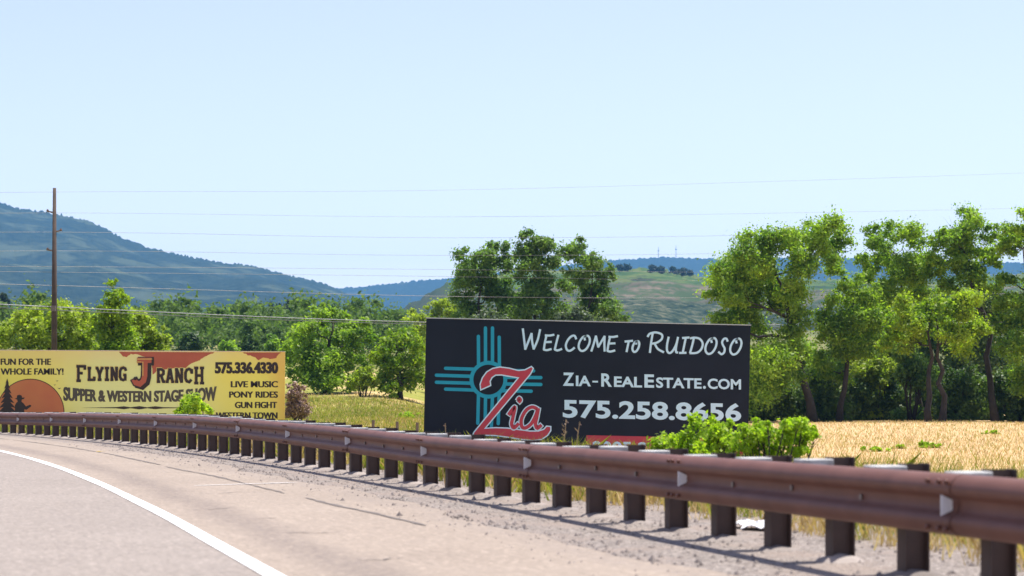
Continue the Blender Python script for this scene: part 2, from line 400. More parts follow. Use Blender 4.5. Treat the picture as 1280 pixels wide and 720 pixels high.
pm.box(-.05, .05, -.214, -.204, -.15, .638); pm.box(-.05, .05, -.354, -.344, -.15, .638); pm.box(-.004, .004, -.344, -.214, -.15, .637)
post_me = pm.mesh('post'); post_me.materials.append(M['post'])
bm_ = MB(); bm_.box(-.075, .075, -.2035, -.004, .31, .628)
blk_me = bm_.mesh('blockout'); blk_me.materials.append(M['block'])
bmd = bmesh.new(); bmd.from_mesh(blk_me); bmesh.ops.bevel(bmd, geom=bmd.edges[:], offset=.006, segments=1, affect='EDGES'); bmd.to_mesh(blk_me); bmd.free()
bo_ = MB(); bo_.tube([(0,-.002,Hc),(0,.016,Hc)], .017, 8); bolt_me = bo_.mesh('bolt'); bolt_me.materials.append(M['bolt'])
# reflector plate: tall outer edge, short inner edge, facing along the road
rf = MB()
q = [(.034,.026),(.098,.052),(.098,-.052),(.034,-.026)]
V = [(-.10,y,Hc+z) for y, z in q]+[(-.094,y,Hc+z) for y, z in q]
rf.add(V, [(0,1,2,3),(7,6,5,4),(0,4,5,1),(1,5,6,2),(2,6,7,3),(3,7,4,0)])
refl_me = rf.mesh('reflector'); refl_me.materials.append(M['refl'])
rb = MB(); rb.box(-.0935, -.055, .004, .075, Hc-.012, Hc+.012); rb.box(-.0937, -.088, .02, .08, Hc-.04, Hc+.04)
brk_me = rb.mesh('bracket'); brk_me.materials.append(M['bolt'])
for i in range(NP*4+1):
    s = S0+i*PITCH; mt = frame_at(s, 0., zrail(s))
    po = bpy.data.objects.new('post', post_me); COL.objects.link(po); po.parent = root
    jit = Matrix.Rotation(random.uniform(-.05, .05), 4, 'Z') @ Matrix.Rotation(random.uniform(-.012, .012), 4, 'Y') @ Matrix.Translation((0, 0, random.uniform(-.012, .010)))
    po.matrix_local = mt @ jit
    bk = bpy.data.objects.new('blockout', blk_me); COL.objects.link(bk); bk.parent = po
    if -4 < s < 55:
        bb = bpy.data.objects.new('bolt', bolt_me); COL.objects.link(bb); bb.parent = bk; bb.location.y = .031
    if i % 4 == 0:
        ro = bpy.data.objects.new('reflector', refl_me); COL.objects.link(ro); ro.parent = root; ro.matrix_local = mt
        ro2 = bpy.data.objects.new('bracket', brk_me); COL.objects.link(ro2); ro2.parent = ro

# ------------------------------------------------------------------ lettering helpers (board plane: x right, z up, -y toward the road)
def catmull(pts, n=6, closed=False):
    P_ = [Vector((p[0], p[1])) for p in pts]; out = []
    m_ = len(P_); rngi = range(m_ if closed else m_-1)
    for i in rngi:
        g = lambda k: P_[k % m_] if closed else P_[max(0, min(m_-1, k))]
        p0, p1, p2, p3 = g(i-1), g(i), g(i+1), g(i+2)
        for k in range(n):
            t_ = k/n
            out.append(.5*((2*p1)+(p2-p0)*t_+(2*p0-5*p1+4*p2-p3)*t_*t_+(3*p1-p0-3*p2+p3)*t_**3))
    if not closed: out.append(P_[-1])
    return [(p.x, p.y) for p in out]
def stroke_poly(pts, w_, closed=False, cap=0.0):
    """quads of a 2-D stroke of half-width w_ with mitred joins"""
    P_ = [Vector(p) for p in pts]; n = len(P_); L = []
    for i in range(n):
        a_ = P_[i-1] if (i > 0 or closed) else None; c_ = P_[(i+1) % n] if (i < n-1 or closed) else None
        d1 = (P_[i]-a_).normalized() if a_ is not None else None; d2 = (c_-P_[i]).normalized() if c_ is not None else None
        if d1 is None: d1 = d2
        if d2 is None: d2 = d1
        n1_, n2_ = Vector((-d1.y, d1.x)), Vector((-d2.y, d2.x)); mm = n1_+n2_
        if mm.length < .2: mm = n1_
        mm.normalize(); k = 1/max(.45, mm.dot(n1_)); p = P_[i]
        if cap and not closed and i == 0: p = p-d2*cap
        if cap and not closed and i == n-1: p = p+d1*cap
        L.append((p+mm*w_*k, p-mm*w_*k))
    m_ = n if closed else n-1
    return [[L[i][0], L[i][1], L[(i+1) % n][1], L[(i+1) % n][0]] for i in range(m_)]
class Board:
    """design plane in photo pixels, un-rolled about the board's centre"""
    def __init__(s, root, cx, cy, d, roll): s.root, s.cx, s.cy, s.k, s.roll = root, cx, cy, d/F, roll; s.st = 0
    def loc(s, x, y):
        c_, n_ = math.cos(s.roll), math.sin(s.roll); dx, dy = x-s.cx, y-s.cy
        return ((dx*c_+dy*n_)*s.k, (-dx*n_+dy*c_)*-s.k)
    def polys(s, name, polys, y, mat, stag=.0006, thick=.004):
        mb = MB()
        for i, pg in enumerate(polys):
            yy = -(y+(i % 9)*stag); q = [s.loc(*p) for p in pg]; n = len(q)
            ar = sum(q[j][0]*q[(j+1) % n][1]-q[(j+1) % n][0]*q[j][1] for j in range(n))
            if ar < 0: q = q[::-1]
            mb.add([(x, yy, z) for x, z in q]+[(x, yy+thick, z) for x, z in q],
                   [tuple(range(n))]+[(j, n+j, n+(j+1) % n, (j+1) % n) for j in range(n)])
        return mb.build(name, mat, s.root)
    def stroke(s, name, strokes, w_, y, mat, closed=False, cap=0):
        """each stroke one welded strip, so mitres never overlap"""
        mb = MB()
        for i, st in enumerate(strokes):
            qs = stroke_poly(st, w_, closed, cap); yy = -(y+(i % 9)*.0006); n = len(qs)
            V = []
            for qd in qs: V += [qd[0], qd[1]]
            if not closed: V += [qs[-1][3], qs[-1][2]]
            V2 = [s.loc(p.x, p.y) for p in V]; m_ = len(V2)//2
            fs = []
            for j in range(n):
                a_, b_ = 2*j, 2*((j+1) % m_); fs.append((a_, a_+1, b_+1, b_))
            mb.add([(x, yy, z) for x, z in V2], fs)
        return mb.build(name, mat, s.root)
    def text(s, name, items, y, mat, bold=.02, warp=None, slope=0.0, passes=(0,)):
        """items: (string, x0, x1, top, bottom) boxes in photo pixels at x0"""
        mb = MB()
        for ip, dx_, (tx, x0, x1, yt, yb) in [(i_, d_, it_) for i_, d_ in enumerate(passes) for it_ in items]:
            x0, x1 = x0+dx_, x1+dx_
            cu = bpy.data.curves.new('t', 'FONT'); cu.body = tx; cu.offset = bold; cu.extrude = 0; cu.resolution_u = 4
            ob = bpy.data.objects.new('t', cu); COL.objects.link(ob)
            dg = bpy.context.evaluated_depsgraph_get(); me = bpy.data.meshes.new_from_object(ob.evaluated_get(dg))
            V = np.array([v.co[:] for v in me.vertices]); fs = [tuple(p.vertices) for p in me.polygons]
            bpy.data.objects.remove(ob); bpy.data.curves.remove(cu); bpy.data.meshes.remove(me)
            lo, hi = V.min(0), V.max(0)
            if tx == '-': lo[1], hi[1] = lo[1]-.25, hi[1]+.35
            if tx == '.': hi[1] = lo[1]+(hi[1]-lo[1])
            u = (V[:, 0]-lo[0])/(hi[0]-lo[0]); v = (V[:, 1]-lo[1])/(hi[1]-lo[1])
            X = x0+u*(x1-x0)
            if warp: T_, B_ = warp(X); Y_ = B_+(T_-B_)*v
            else: Y_ = yb+(yt-yb)*v+slope*(X-x0)
            q = [s.loc(a_, b_) for a_, b_ in zip(X, Y_)]
            mb.add([(x, -y-.0012*ip, z) for x, z in q], fs)
        return mb.build(name, mat, s.root)
def fixn(o):
    bmd = bmesh.new(); bmd.from_mesh(o.data); bmesh.ops.remove_doubles(bmd, verts=bmd.verts, dist=1e-5); bmd.to_mesh(o.data); bmd.free()
def glyph_strokes(word, G_, x0, x1, yt, yb, adv=1.0, gap=.16, shear=0.0, slope=0.0, widths=None):
    """lay stroke glyphs out in a pixel box"""
    wd = [(widths or {}).get(c_, .72) for c_ in word]; tot = sum(wd)+gap*(len(word)-1); k = (x1-x0)/tot; x = x0; out = []
    h = yb-yt
    for c_, w_ in zip(word, wd):
        for st in G_[c_]:
            o_ = []
            for (u, v) in st:
                X = x+u*w_*k; o_.append((X+shear*h*v, yb-v*h+slope*(X-x0)))
            out.append(o_)
        x += (w_+gap)*k
    return out
def arc(cx, cy, rx, ry, a0, a1, n=14): return [(cx+rx*math.cos(R(a0+(a1-a0)*i/n)), cy+ry*math.sin(R(a0+(a1-a0)*i/n))) for i in range(n+1)]
# casual italic capitals
HAND = {
 'W': [catmull([(0,1.02),(.06,.6),(.14,0)]), [(.14,0),(.50,.80)], catmull([(.50,.80),(.53,.4),(.62,.02)]), catmull([(.62,.02),(.85,.5),(.98,1.0)])],
 'E': [catmull([(.20,.98),(.10,.5),(.06,.05)]), catmull([(.06,.97),(.5,.96),(1.0,1.02)]), [(.08,.52),(.80,.55)], catmull([(.04,.04),(.4,.0),(.86,.08)])],
 'L': [catmull([(.30,1.),(.16,.5),(.06,.05)]), catmull([(.06,.05),(.4,.0),(.85,.10)])],
 'C': [catmull([(.95,.78),(.78,.98),(.5,.95),(.2,.7),(.06,.35),(.22,.05),(.52,.0),(.88,.2)])],
 'O': [catmull([(.62,.98),(.34,.9),(.1,.55),(.1,.2),(.35,.0),(.68,.1),(.92,.45),(.94,.8),(.74,1.0),(.5,.9),(.55,.72)])],
 'M': [catmull([(.02,.0),(.14,.5),(.24,1.0)]), [(.24,1.0),(.48,.28)], [(.48,.28),(.86,1.0)], catmull([(.86,1.0),(.90,.5),(.97,.02)])],
 'T': [catmull([(0,.93),(.5,.97),(1.05,1.02)]), catmull([(.52,.97),(.44,.5),(.36,0)])],
 'R': [catmull([(.30,.97),(.20,.5),(.12,.0)]), catmull([(-.02,.80),(.12,.95),(.5,1.02),(.88,.92),(.88,.70),(.6,.52),(.28,.45)]), catmull([(.42,.47),(.62,.2),(1.0,.03)])],
 'U': [catmull([(.12,1.),(.05,.5),(.12,.12),(.36,.0),(.62,.2),(.82,.6),(.90,1.0)]), catmull([(.90,1.0),(.82,.4),(.86,.08),(1.0,.05)])],
 'I': [[(.62,.97),(.42,.03)], [(.2,.96),(1.05,1.0)], [(.0,.02),(.85,.04)]],
 'D': [catmull([(.26,.97),(.18,.5),(.08,.04)]), catmull([(.0,.95),(.3,1.0),(.7,.93),(.96,.65),(.9,.3),(.6,.06),(.08,.02)])],
 'S': [catmull([(.92,.82),(.75,.98),(.48,.95),(.34,.75),(.48,.55),(.68,.36),(.66,.12),(.40,.0),(.06,.14)])],
}
HW = {'W':1.15,'M':1.0,'O':.86,'I':.55,'S':.66,'L':.62,'C':.78,'E':.66,'R':.86,'U':.86,'D':.95,'T':.85}

# ------------------------------------------------------------------ navy billboard
D1 = 45.0; k1 = D1/F; roll1 = R(1.27)
cx, cy = 733.7, 487.0; c3 = at(cx, cy, D1); 
zr = empty('billboard', c3, (0, roll1, 0))
tag(zr, 'dark navy welcome billboard with teal sun symbol and red script, standing in the field', 'billboard')
BW, BH = 405.5*k1, 169*k1
mb = MB(); mb.box(-BW/2, BW/2, 0, .05, -BH/2, BH/2); mb.build('panel', M['navy'], zr)
mb = MB(); mb.box(-BW/2-.012, BW/2+.012, -.012, .062, BH/2+.002, BH/2+.022); 
mb.build('top_trim', simple('trim_alu', (.45,.45,.46), (.55,.55,.56), 3, .4, .6), zr)
mb = MB()
for i in range(6): mb.box(-BW/2+.1, BW/2-.1, .052, .10, -BH/2+.15+i*.5, -BH/2+.25+i*.5)
mb.build('stringers', M['frame'], zr)
for i in range(5):
    x = -BW/2+.5+i*(BW-1)/4; mb = MB(); mb.box(x-.08, x+.08, .102, .26, -BH/2-1.3, BH/2-.05); mb.build('support_post', M['frame'], zr)
B = Board(zr, cx, cy, D1, roll1); SL = math.tan(roll1)
# sun symbol
cxs, cys = 610.5, 474.6
B.stroke('sun_ring', [[(cxs+21.2*math.cos(R(i*9)), cys+21.2*math.sin(R(i*9))) for i in range(40)]], 2.4, .006, M['teal'], closed=True)
def cap_stroke(p, q, w_):
    p, q = Vector(p), Vector(q); d = (q-p).normalized(); n = Vector((-d.y, d.x)); o_ = [p+n*w_, p-n*w_]
    for i in range(7): a_ = math.pi*i/6; o_.append(q-n*w_*math.cos(a_)+d*w_*math.sin(a_))
    return [(v.x, v.y) for v in o_]
rays = [((598.2,458),(598,420.5)),((606.9,454),(606.8,410)),((615.6,454),(615.6,410)),((624.2,458),(624,421.5)),
        ((598.2,491),(597.2,529)),((606.9,495.5),(606.4,537)),((615.6,495.5),(614.2,533)),((624,491),(622.8,529.5)),
        ((595,461.6),(557,460.4)),((590.5,470.4),(545.5,469)),((590.5,479),(545.5,477.8)),((595,487.6),(557,486.4)),
        ((626,463),(667,463.6)),((630.5,471.6),(676,472)),((630.5,480),(676,480.6)),((626,488.4),(664,489))]
B.polys('sun_ray', [cap_stroke(p, q, 2.1) for p, q in rays], .0065, M['teal'])
zx = lambda pts: [(530+x/4.235, 395+y/4.235) for x, y in pts]
ZP = zx([(303,387),(300,362),(312,328),(334,298),(365,280),(402,273),(450,279),(500,292),(535,288),(568,271),(575,278),(562,305),(318,597),(380,594),(440,596),(500,604),(560,612),(606,612),(636,602),(650,586),(668,588),(668,606),(652,630),(622,650),(580,656),(520,651),(440,638),(380,630),(320,628),(262,630),(266,618),(505,325),(455,317),(410,309),(378,310),(358,324),(347,345),(350,366)])
B.stroke('script_outline', [ZP], 1.5, .0125, M['pale'], closed=True)
B.polys('script_capital', [ZP], .0135, M['red'])
ia = [zx(catmull([(447,524),(470,492),(481,486),(470,540),(464,572),(476,592),(502,568)])),
      zx(catmull([(496,446),(504,436),(510,446),(500,458)])),
      zx(catmull([(600,492),(572,482),(540,500),(516,545),(518,585),(538,592),(568,570),(590,530),(604,490)])),
      zx(catmull([(606,488),(596,540),(590,572),(600,594),(622,576)]))]
B.stroke('script_letters_outline', ia, 3.4, .016, M['pale'], cap=1.2)
B.stroke('script_letters', ia, 2.1, .022, M['red'])
# headline
gs = glyph_strokes
for hs in (gs('W', HAND, 653.5, 675.5, 411.5, 436.5, widths=HW, slope=SL)+gs('ELCOME', HAND, 679, 770, 418.6, 437.6, widths=HW, shear=.1, slope=SL, gap=.13),
           gs('TO', HAND, 780, 798.5, 426, 439.6, widths=HW, shear=.1, slope=SL, gap=.05),
           gs('R', HAND, 810, 829.5, 415.8, 440.6, widths=HW, slope=SL)+gs('UIDOSO', HAND, 832, 926, 421.3, 441.2, widths=HW, shear=.1, slope=SL, gap=.13)):
    B.stroke('headline_word', hs, 1.35, .006, M['pale'], cap=.5)
def bl(x): return 482.2+(x-703.5)*SL
it = []
for tx, x0, x1, big in (('Z',703.5,717.5,1),('IA',719.8,738.6,0),('-',740.5,747.5,2),('R',751.5,765,1),('EAL',767.5,802.6,0),('E',805.5,817.6,1),('STATE',820,877,0),('.',878.6,882.4,3),('COM',884.5,926.3,0)):
    h = {1: 16.6, 0: 13.2, 2: 12, 3: 3.8}[big]
    it.append((tx, x0, x1, bl(x0)-h, bl(x0)-(1.5 if big == 2 else 0)))
B.text('web_address', it, .006, M['pale'], .03, slope=SL)
B.text('phone_number', [('575.258.8656', 703.5, 926.5, 499.2, 522.4)], .006, M['pale'], .03, slope=SL)
B.polys('red_band', [[(733,544),(929,544+196*SL),(929,566+196*SL),(733,566)]], .005, M['red'])
B.text('band_lettering', [('2205 S', 740.5, 808, 551.2, 566.5)], .0105, M['pale'], .03, slope=SL)

# ------------------------------------------------------------------ yellow billboard
D2 = 74.0; k2 = D2/F; roll2 = R(.32); cx, cy = 174.0, 489.5
yr = empty('billboard', at(cx, cy, D2), (0, roll2, 0))
tag(yr, 'yellow western style billboard with orange sunset, dark lettering, left end of the rail', 'billboard')
BW, BH = 364*k2, 101*k2
m, t, b = new_mat('sign_yellow'); tc = nd(t, 'ShaderNodeTexCoord').outputs['Object']; s_ = nd(t, 'ShaderNodeSeparateXYZ'); t.links.new(tc, s_.inputs[0])
xx = mth(t, 'ADD', s_.outputs[0], mth(t, 'MULTIPLY', mth(t, 'SUBTRACT', noise(t, tc, .5, 4), .5), 2.4))
zz = mth(t, 'ADD', s_.outputs[2], mth(t, 'MULTIPLY', mth(t, 'SUBTRACT', noise(t, tc, .9, 3), .5), .6))
c = mixc(t, sstep(t, mth(t, 'ABSOLUTE', xx), 1.2, 4.2), (.68,.75,.30), (.78,.72,.13))
c = mixc(t, mth(t, 'MULTIPLY', sstep(t, zz, .65, 1.6), .5), c, (.74,.58,.25))
c = mixc(t, mth(t, 'MULTIPLY', sstep(t, xx, 4.4, 5.4), .7), c, (.70,.42,.08))
c = mixc(t, mth(t, 'MULTIPLY', sstep(t, mth(t, 'MULTIPLY', xx, -1.0), 4.6, 5.6), .5), c, (.70,.46,.10))
t.links.new(c, b.inputs['Base Color']); b.inputs['Roughness'].default_value = .6; M['yellow'] = m
mb = MB(); mb.box(-BW/2, BW/2, 0, .05, -BH/2, BH/2); mb.build('panel', M['yellow'], yr)
mb = MB(); mb.box(-BW/2-.01, BW/2+.01, -.012, .06, BH/2+.002, BH/2+.025); mb.build('top_trim', simple('trim_cream', (.6,.5,.4), (.7,.6,.5), 3, .6), yr)
mb = MB()
for i in range(5): mb.box(-BW/2+.1, BW/2-.1, .052, .10, -BH/2+.15+i*.6, -BH/2+.25+i*.6)
mb.build('stringers', M['frame'], yr)
for i in range(6):
    x = -BW/2+.6+i*(BW-1.2)/5; mb = MB(); mb.box(x-.09, x+.09, .102, .28, -BH/2-1.2, BH/2-.05); mb.build('support_post', M['frame'], yr)
B = Board(yr, cx, cy, D2, roll2)
def rag(pts, amp=.5, n=5):
    o_ = []
    for i, p in enumerate(pts):
        q_ = pts[(i+1) % len(pts)]
        for k in range(n):
            f = k/n; j = 0 if (p[1] < 441 and q_[1] < 441) else amp
            o_.append((p[0]+(q_[0]-p[0])*f+random.uniform(-j, j), p[1]+(q_[1]-p[1])*f+random.uniform(-j, j)))
    return o_
B.polys('painted_cloud', [rag([(149,439.7),(153,445),(158,446.5),(163,442.5),(172,443),(183,447),(190,456),(191,468),(197,463),(212,461),(232,459.5),(238,455),(248,451),(256,446),(268,440.3)])], .004, M['brick'])
B.polys('painted_cloud', [rag([(303,440.4),(309,443.5),(318,446),(323,450.5),(330,446.5),(337,449),(345,448),(347,444),(352,440.7)])], .004, M['brick'])
B.polys('painted_sun_rim', [[(38+42.6*math.cos(R(i*5)), 516+42.6*math.sin(R(i*5))) for i in range(36, 73)]], .003, M['ink'])
B.polys('painted_sun', [[(38+41.6*math.cos(R(i*5)), 516+41.6*math.sin(R(i*5))) for i in range(36, 73)]], .008, M['sunset'])
pine = [(9,473)]
for i in range(7):
    y = 477+i*6; wd = 2.2+i*1.7; pine.append((9+wd, y+3)); pine.append((9+wd*.45, y+1.6))
left = [(9-(x-9)*(.95), y) for x, y in pine[1:]][::-1]
B.polys('painted_pine', [pine+[(12,524),(6,524)]+left], .0125, M['ink'])
cow = [(18.3,498.2),(21.0,497.5),(21.4,494.2),(24.4,493.4),(27.2,494.4),(27.6,497),(30.8,496.8),(30.2,498.6),(27.2,499.4),(27.0,502),(29.5,504.2),(32.5,508),(37.6,505.8),(39.2,507),(38.2,508.6),(33.0,512.2),(30.4,511.6),(30.2,516),(30,523),(19.5,523),(18.8,514),(18.6,507),(20.6,503.2),(22.2,502.2),(21.6,499.6)]
B.polys('painted_rider', [cow], .0125, M['ink'])
for bird in ([[(69.5,475.4),(71,476),(73,475.5),(71.2,476.9)],[(66.8,480.4),(68.2,481),(70,480.5),(68.4,481.8)],[(72,484.6),(73.6,485.4),(76.4,484.8),(74,486.6)]]): B.polys('painted_bird', [bird], .004, M['ink'])
B.polys('painted_divider', [[(102,509.7),(145,508.9),(155,507.8),(163,509.1),(174,507.6),(184,509.1),(194,507.8),(204,509),(250,509.7),(204,510.5),(194,511.6),(184,510.3),(174,511.8),(163,510.3),(155,511.6),(145,510.4)]], .004, M['ink'])
for row in [('FUN FOR THE', 1, 63.4, 448.2, 456.2), ('WHOLE FAMILY!', 1, 79.2, 460.4, 468.4)]: B.text('slogan_line', [row], .0045, M['ink'], .008, passes=(-.4, 0, .4))
B.text('phone_number', [('575.336.4330', 269, 347.3, 452.3, 467.2)], .0095, M['ink'], .04, passes=(-.5, 0, .5))
for row in [('LIVE MUSIC', 288.8, 347, 476.4, 484.2), ('PONY RIDES', 286.8, 347, 489.3, 497.2), ('GUN FIGHT', 294, 346, 502.3, 510.2), ('WESTERN TOWN', 270, 346.5, 515.4, 523.4)]:
    B.text('attraction_line', [row], .0045, M['ink'], .008, passes=(-.5, 0, .5))
B.text('subtitle', [('SUPPER & WESTERN STAGE SHOW', 79.5, 270.5, 0, 0)], .0045, M['inkgrey'], .03, passes=(-.5, 0, .5),
       warp=lambda X: (483+5.6*(1-((X-172)/96)**2), 501+1.6*(1-((X-175)/96)**2)))
# slab serif letters
def serif(x, y): return [(x-.26, y), (x+.26, y)]
tp, bt = .93, .07
SLAB = {
 'F': [[(.22,1),(.22,0)], [(0,tp),(1,tp)], [(.22,.52),(.7,.52)], [(0,bt),(.5,bt)], [(.93,1),(.93,.72)]],
 'L': [[(.24,1),(.24,0)], [(0,tp),(.5,tp)], [(0,bt),(1,bt)], [(.92,0),(.92,.30)]],
 'Y': [[(.14,1),(.5,.45)], [(.86,1),(.5,.45)], [(.5,.5),(.5,0)], [(-.05,tp),(.34,tp)], [(.66,tp),(1.05,tp)], [(.24,bt),(.76,bt)]],
 'I': [[(.5,1),(.5,0)], [(.08,tp),(.92,tp)], [(.08,bt),(.92,bt)]],
 'N': [[(.18,1),(.18,0)], [(.82,1),(.82,0)], [(.18,1),(.82,0)], [(-.02,tp),(.3,tp)], [(.62,tp),(1.02,tp)], [(-.02,bt),(.4,bt)]],
 'G': [[(.95,.72),(.85,.9),(.6,.96),(.3,.9),(.14,.7),(.14,.3),(.3,.1),(.6,.05),(.86,.12)], [(.86,0),(.86,.44)], [(.58,.42),(1.02,.42)]],
 'R': [[(.2,1),(.2,0)], [(0,tp),(.62,tp),(.84,.82),(.84,.62),(.62,.5),(.2,.5)], [(.55,.5),(.85,.0)], [(0,bt),(.44,bt)], [(.72,bt),(1.05,bt)]],
 'A': [[(.16,0),(.47,1)], [(.84,0),(.53,1)], [(.25,.32),(.75,.32)], [(-.04,bt),(.36,bt)], [(.64,bt),(1.04,bt)]],
 'C': [[(.92,.68),(.85,.88),(.6,.96),(.32,.9),(.15,.7),(.15,.3),(.32,.1),(.62,.05),(.9,.22)], [(.93,.95),(.93,.62)]],
 'H': [[(.2,1),(.2,0)], [(.8,1),(.8,0)], [(.2,.5),(.8,.5)], [(-.02,tp),(.42,tp)], [(.58,tp),(1.02,tp)], [(-.02,bt),(.42,bt)], [(.58,bt),(1.02,bt)]],
}
SWd = {'I': .5}
for nm, sh, wgt, yy, mt in (('title_word_shadow', .6, 2.0, .004, M['gold']), ('title_word', 0, 1.7, .0105, M['ink'])):
    sa = glyph_strokes('F', SLAB, 95.5-sh, 107-sh, 456.5-sh, 477.5-sh) + glyph_strokes('LYING', SLAB, 109.5-sh, 158-sh, 459-sh, 476-sh, gap=.1, widths=SWd)
    sc_ = glyph_strokes('RANC', SLAB, 196-sh, 240.5-sh, 460.5-sh, 478.5-sh, gap=.1) + glyph_strokes('H', SLAB, 243-sh, 255-sh, 458.5-sh, 480.5-sh)
    for st in (sa, sc_): B.stroke(nm, st, wgt, yy, mt)
jst = [[(181.5,450),(181,470),(179.5,476),(175,480),(170,478.5),(167.5,474)]]
B.stroke('initial_shadow', [[(p[0]+2.6, p[1]+1.6) for p in jst[0]], [(172.5,451.6),(192.5,451.6)]], 5.4, .0165, M['ink'])
B.stroke('initial_rim', jst, 4.9, .023, M['ink'], cap=1.2)
B.stroke('initial', jst+[[(171.5,450.4),(189.5,450.4)]], 3.3, .027, M['brick'])
B.stroke('initial_trim', [[(170.5,448.8),(190.5,448.8)], [(178.8,452),(178.8,470)], [(170.5,452.4),(177,452.4)]], .45, .033, M['gold'])
B.polys('initial_dot', [[(169.2+2.2*math.cos(R(i*30)), 473.2+2.2*math.sin(R(i*30))) for i in range(12)]], .034, M['ink'], thick=.003)

# ------------------------------------------------------------------ vegetation
def leaves_in(centers, radii, counts, size, flat=.8, up=.35, spread=.6):
    C_ = np.repeat(centers, counts, 0); R_ = np.repeat(radii, counts)[:, None]
    n = len(C_); v = rng.normal(size=(n, 3)); v /= np.linalg.norm(v, axis=1)[:, None]
    rr = np.minimum(np.abs(rng.normal(0, spread, (n, 1)))+.08, 1.5)
    off = v*rr*R_; off[:, 2] *= flat
    P_ = C_+off
    nrm = v*.6+rng.normal(size=(n, 3))*.6; nrm[:, 2] += up; nrm /= np.linalg.norm(nrm, axis=1)[:, None]
    tn = np.cross(nrm, rng.normal(size=(n, 3))); tn /= np.linalg.norm(tn, axis=1)[:, None]
    bn = np.cross(nrm, tn); sz = size*rng.uniform(.55, 1.35, (n, 1))
    return np.stack([P_-tn*sz*.55, P_-bn*sz*.3+tn*sz*.05, P_+tn*sz*.55, P_+bn*sz*.3+tn*sz*.05], 1)
def plant(name, label, cat, d, base_px, lobes, mat, leaf=.2, dens=1.0, group=None, trunk_r=.18, trunk_py=None, limbs=True, depth=.8, bark=None, stemname='trunk', crownname='crown', multi=1, fat=1.3, fill=None):
    """a tree or shrub grown at depth d: lobes are (px, py, radius px) read off the photograph and given real depth"""
    k = d/F; bx = (base_px-640)*k; bz = gz(bx, d)
    root = empty(name, (bx, d, bz-.02)); tag(root, label, cat, group)
    O = Vector(root.location); base_l = list(lobes); nf = len(lobes)*2//3 if fill is None else fill
    for _ in range(nf*4):
        if nf <= 0: break
        p_, q_ = random.sample(base_l, 2)
        if math.hypot(p_[0]-q_[0], p_[1]-q_[1]) < 3.2*(p_[2]+q_[2])*.5:
            f = random.uniform(.3, .7); lobes = lobes+[(p_[0]*(1-f)+q_[0]*f, p_[1]*(1-f)+q_[1]*f, .5*(p_[2]+q_[2])*random.uniform(.6, .9))]; nf -= 1
    lobes = [(a_, b_, c_*fat) for a_, b_, c_ in lobes]
    C_ = []; Rr = []
    wide = max(l[0] for l in lobes)-min(l[0] for l in lobes)
    midx = sum(l[0] for l in lobes)/len(lobes)
    for (px, py, r_) in lobes:
        e_ = max(.15, 1-(abs(px-midx)/(wide*.5+1e-3))**2)
        c_ = at(px, py, d); c_.y += random.uniform(-1, 1)*depth*wide*.5*k*math.sqrt(e_)
        C_.append(c_); Rr.append(r_*k)
    # sub clumps
    SC = []; SR = []; SN = []
    for c_, r_ in zip(C_, Rr):
        nsub = 9
        for q_ in range(nsub):
            v = Vector(rng.normal(size=3)).normalized()*r_*random.uniform(.3, .98)
            v.z *= .8
            rs = r_*random.uniform(.34, .62); SC.append(c_+v); SR.append(rs)
            SN.append(int(max(8, dens*22*(rs/leaf)**2)))
    SC_ = np.array([tuple(v-O) for v in SC])
    V = leaves_in(SC_, np.array(SR), np.array(SN), leaf)
    ncap = 60000
    link(crownname, npmesh(crownname, V, 4), mat, root)
    # skeleton
    mb = MB(); B0 = Vector((0, 0, 0)); zc = sorted(c_.z for c_ in C_)
    if limbs:
        forks = []
        ztop = max(c_.z for c_ in C_)-O.z; zlow = (zc[len(zc)//4]-O.z)
        for s_ in range(multi):
            # a leaning main stem that heads for a third of the crown
            grp = sorted(C_, key=lambda c: c.x)[s_::multi] if multi > 1 else C_
            tgt = sum(grp, Vector())/len(grp)-O; tgt.z = ztop*.86
            b_ = B0+Vector((random.uniform(-.5, .5)*(multi > 1), random.uniform(-.4, .4)*(multi > 1), 0))
            n = 9; pts = []; rad = []
            for i in range(n):
                f = i/(n-1); p = b_.lerp(tgt, f); p.x = b_.x+(tgt.x-b_.x)*f**1.5; p.y = b_.y+(tgt.y-b_.y)*f**1.5
                wob = .035*ztop*math.sin(math.pi*f); p += Vector((random.uniform(-1, 1)*wob, random.uniform(-1, 1)*wob, 0))
                pts.append(p); rad.append(trunk_r*.8*(1.25 if i == 0 else 1)*(1-.82*f)/math.sqrt(multi)*1.1)
            mb.tube(pts, rad, 7); forks.append((pts, rad))
        nodes = [(p, q_) for pts, rad in forks for p, q_ in zip(pts[3:], rad[3:])]
        axis = forks[0][0][-1]*.75
        for c_, r_ in sorted(zip(C_, Rr), key=lambda t_: (t_[0]-O-axis).length):
            c = c_-O
            p, q_ = min(nodes, key=lambda n_: (c-n_[0]).length*(1+.25*(n_[1] < .03))+2.0*max(0, n_[0].z-c.z+.1*r_)+.5*abs(n_[0].z-c.z+.4*(c-n_[0]).length))
            L_ = (c-p).length; r0 = min(q_*.72, .02+.03*L_*(trunk_r/.2))
            mid = p.lerp(c, .5)+Vector((0, 0, -.07*L_))+Vector(rng.normal(size=3))*.07*L_
            q1 = p.lerp(mid, .5)+Vector(rng.normal(size=3))*.04*L_
            mb.tube([p, q1, mid, c], [r0, r0*.82, r0*.62, r0*.22], 5)
            nodes += [(q1, r0*.8), (mid, r0*.6)]
            for j in range(4):
                e2 = c+Vector(rng.normal(size=3)).normalized()*r_*1.0; mb.tube([mid.lerp(c, random.uniform(.4, 1)), e2], [r0*.3, r0*.08], 4)
    else:
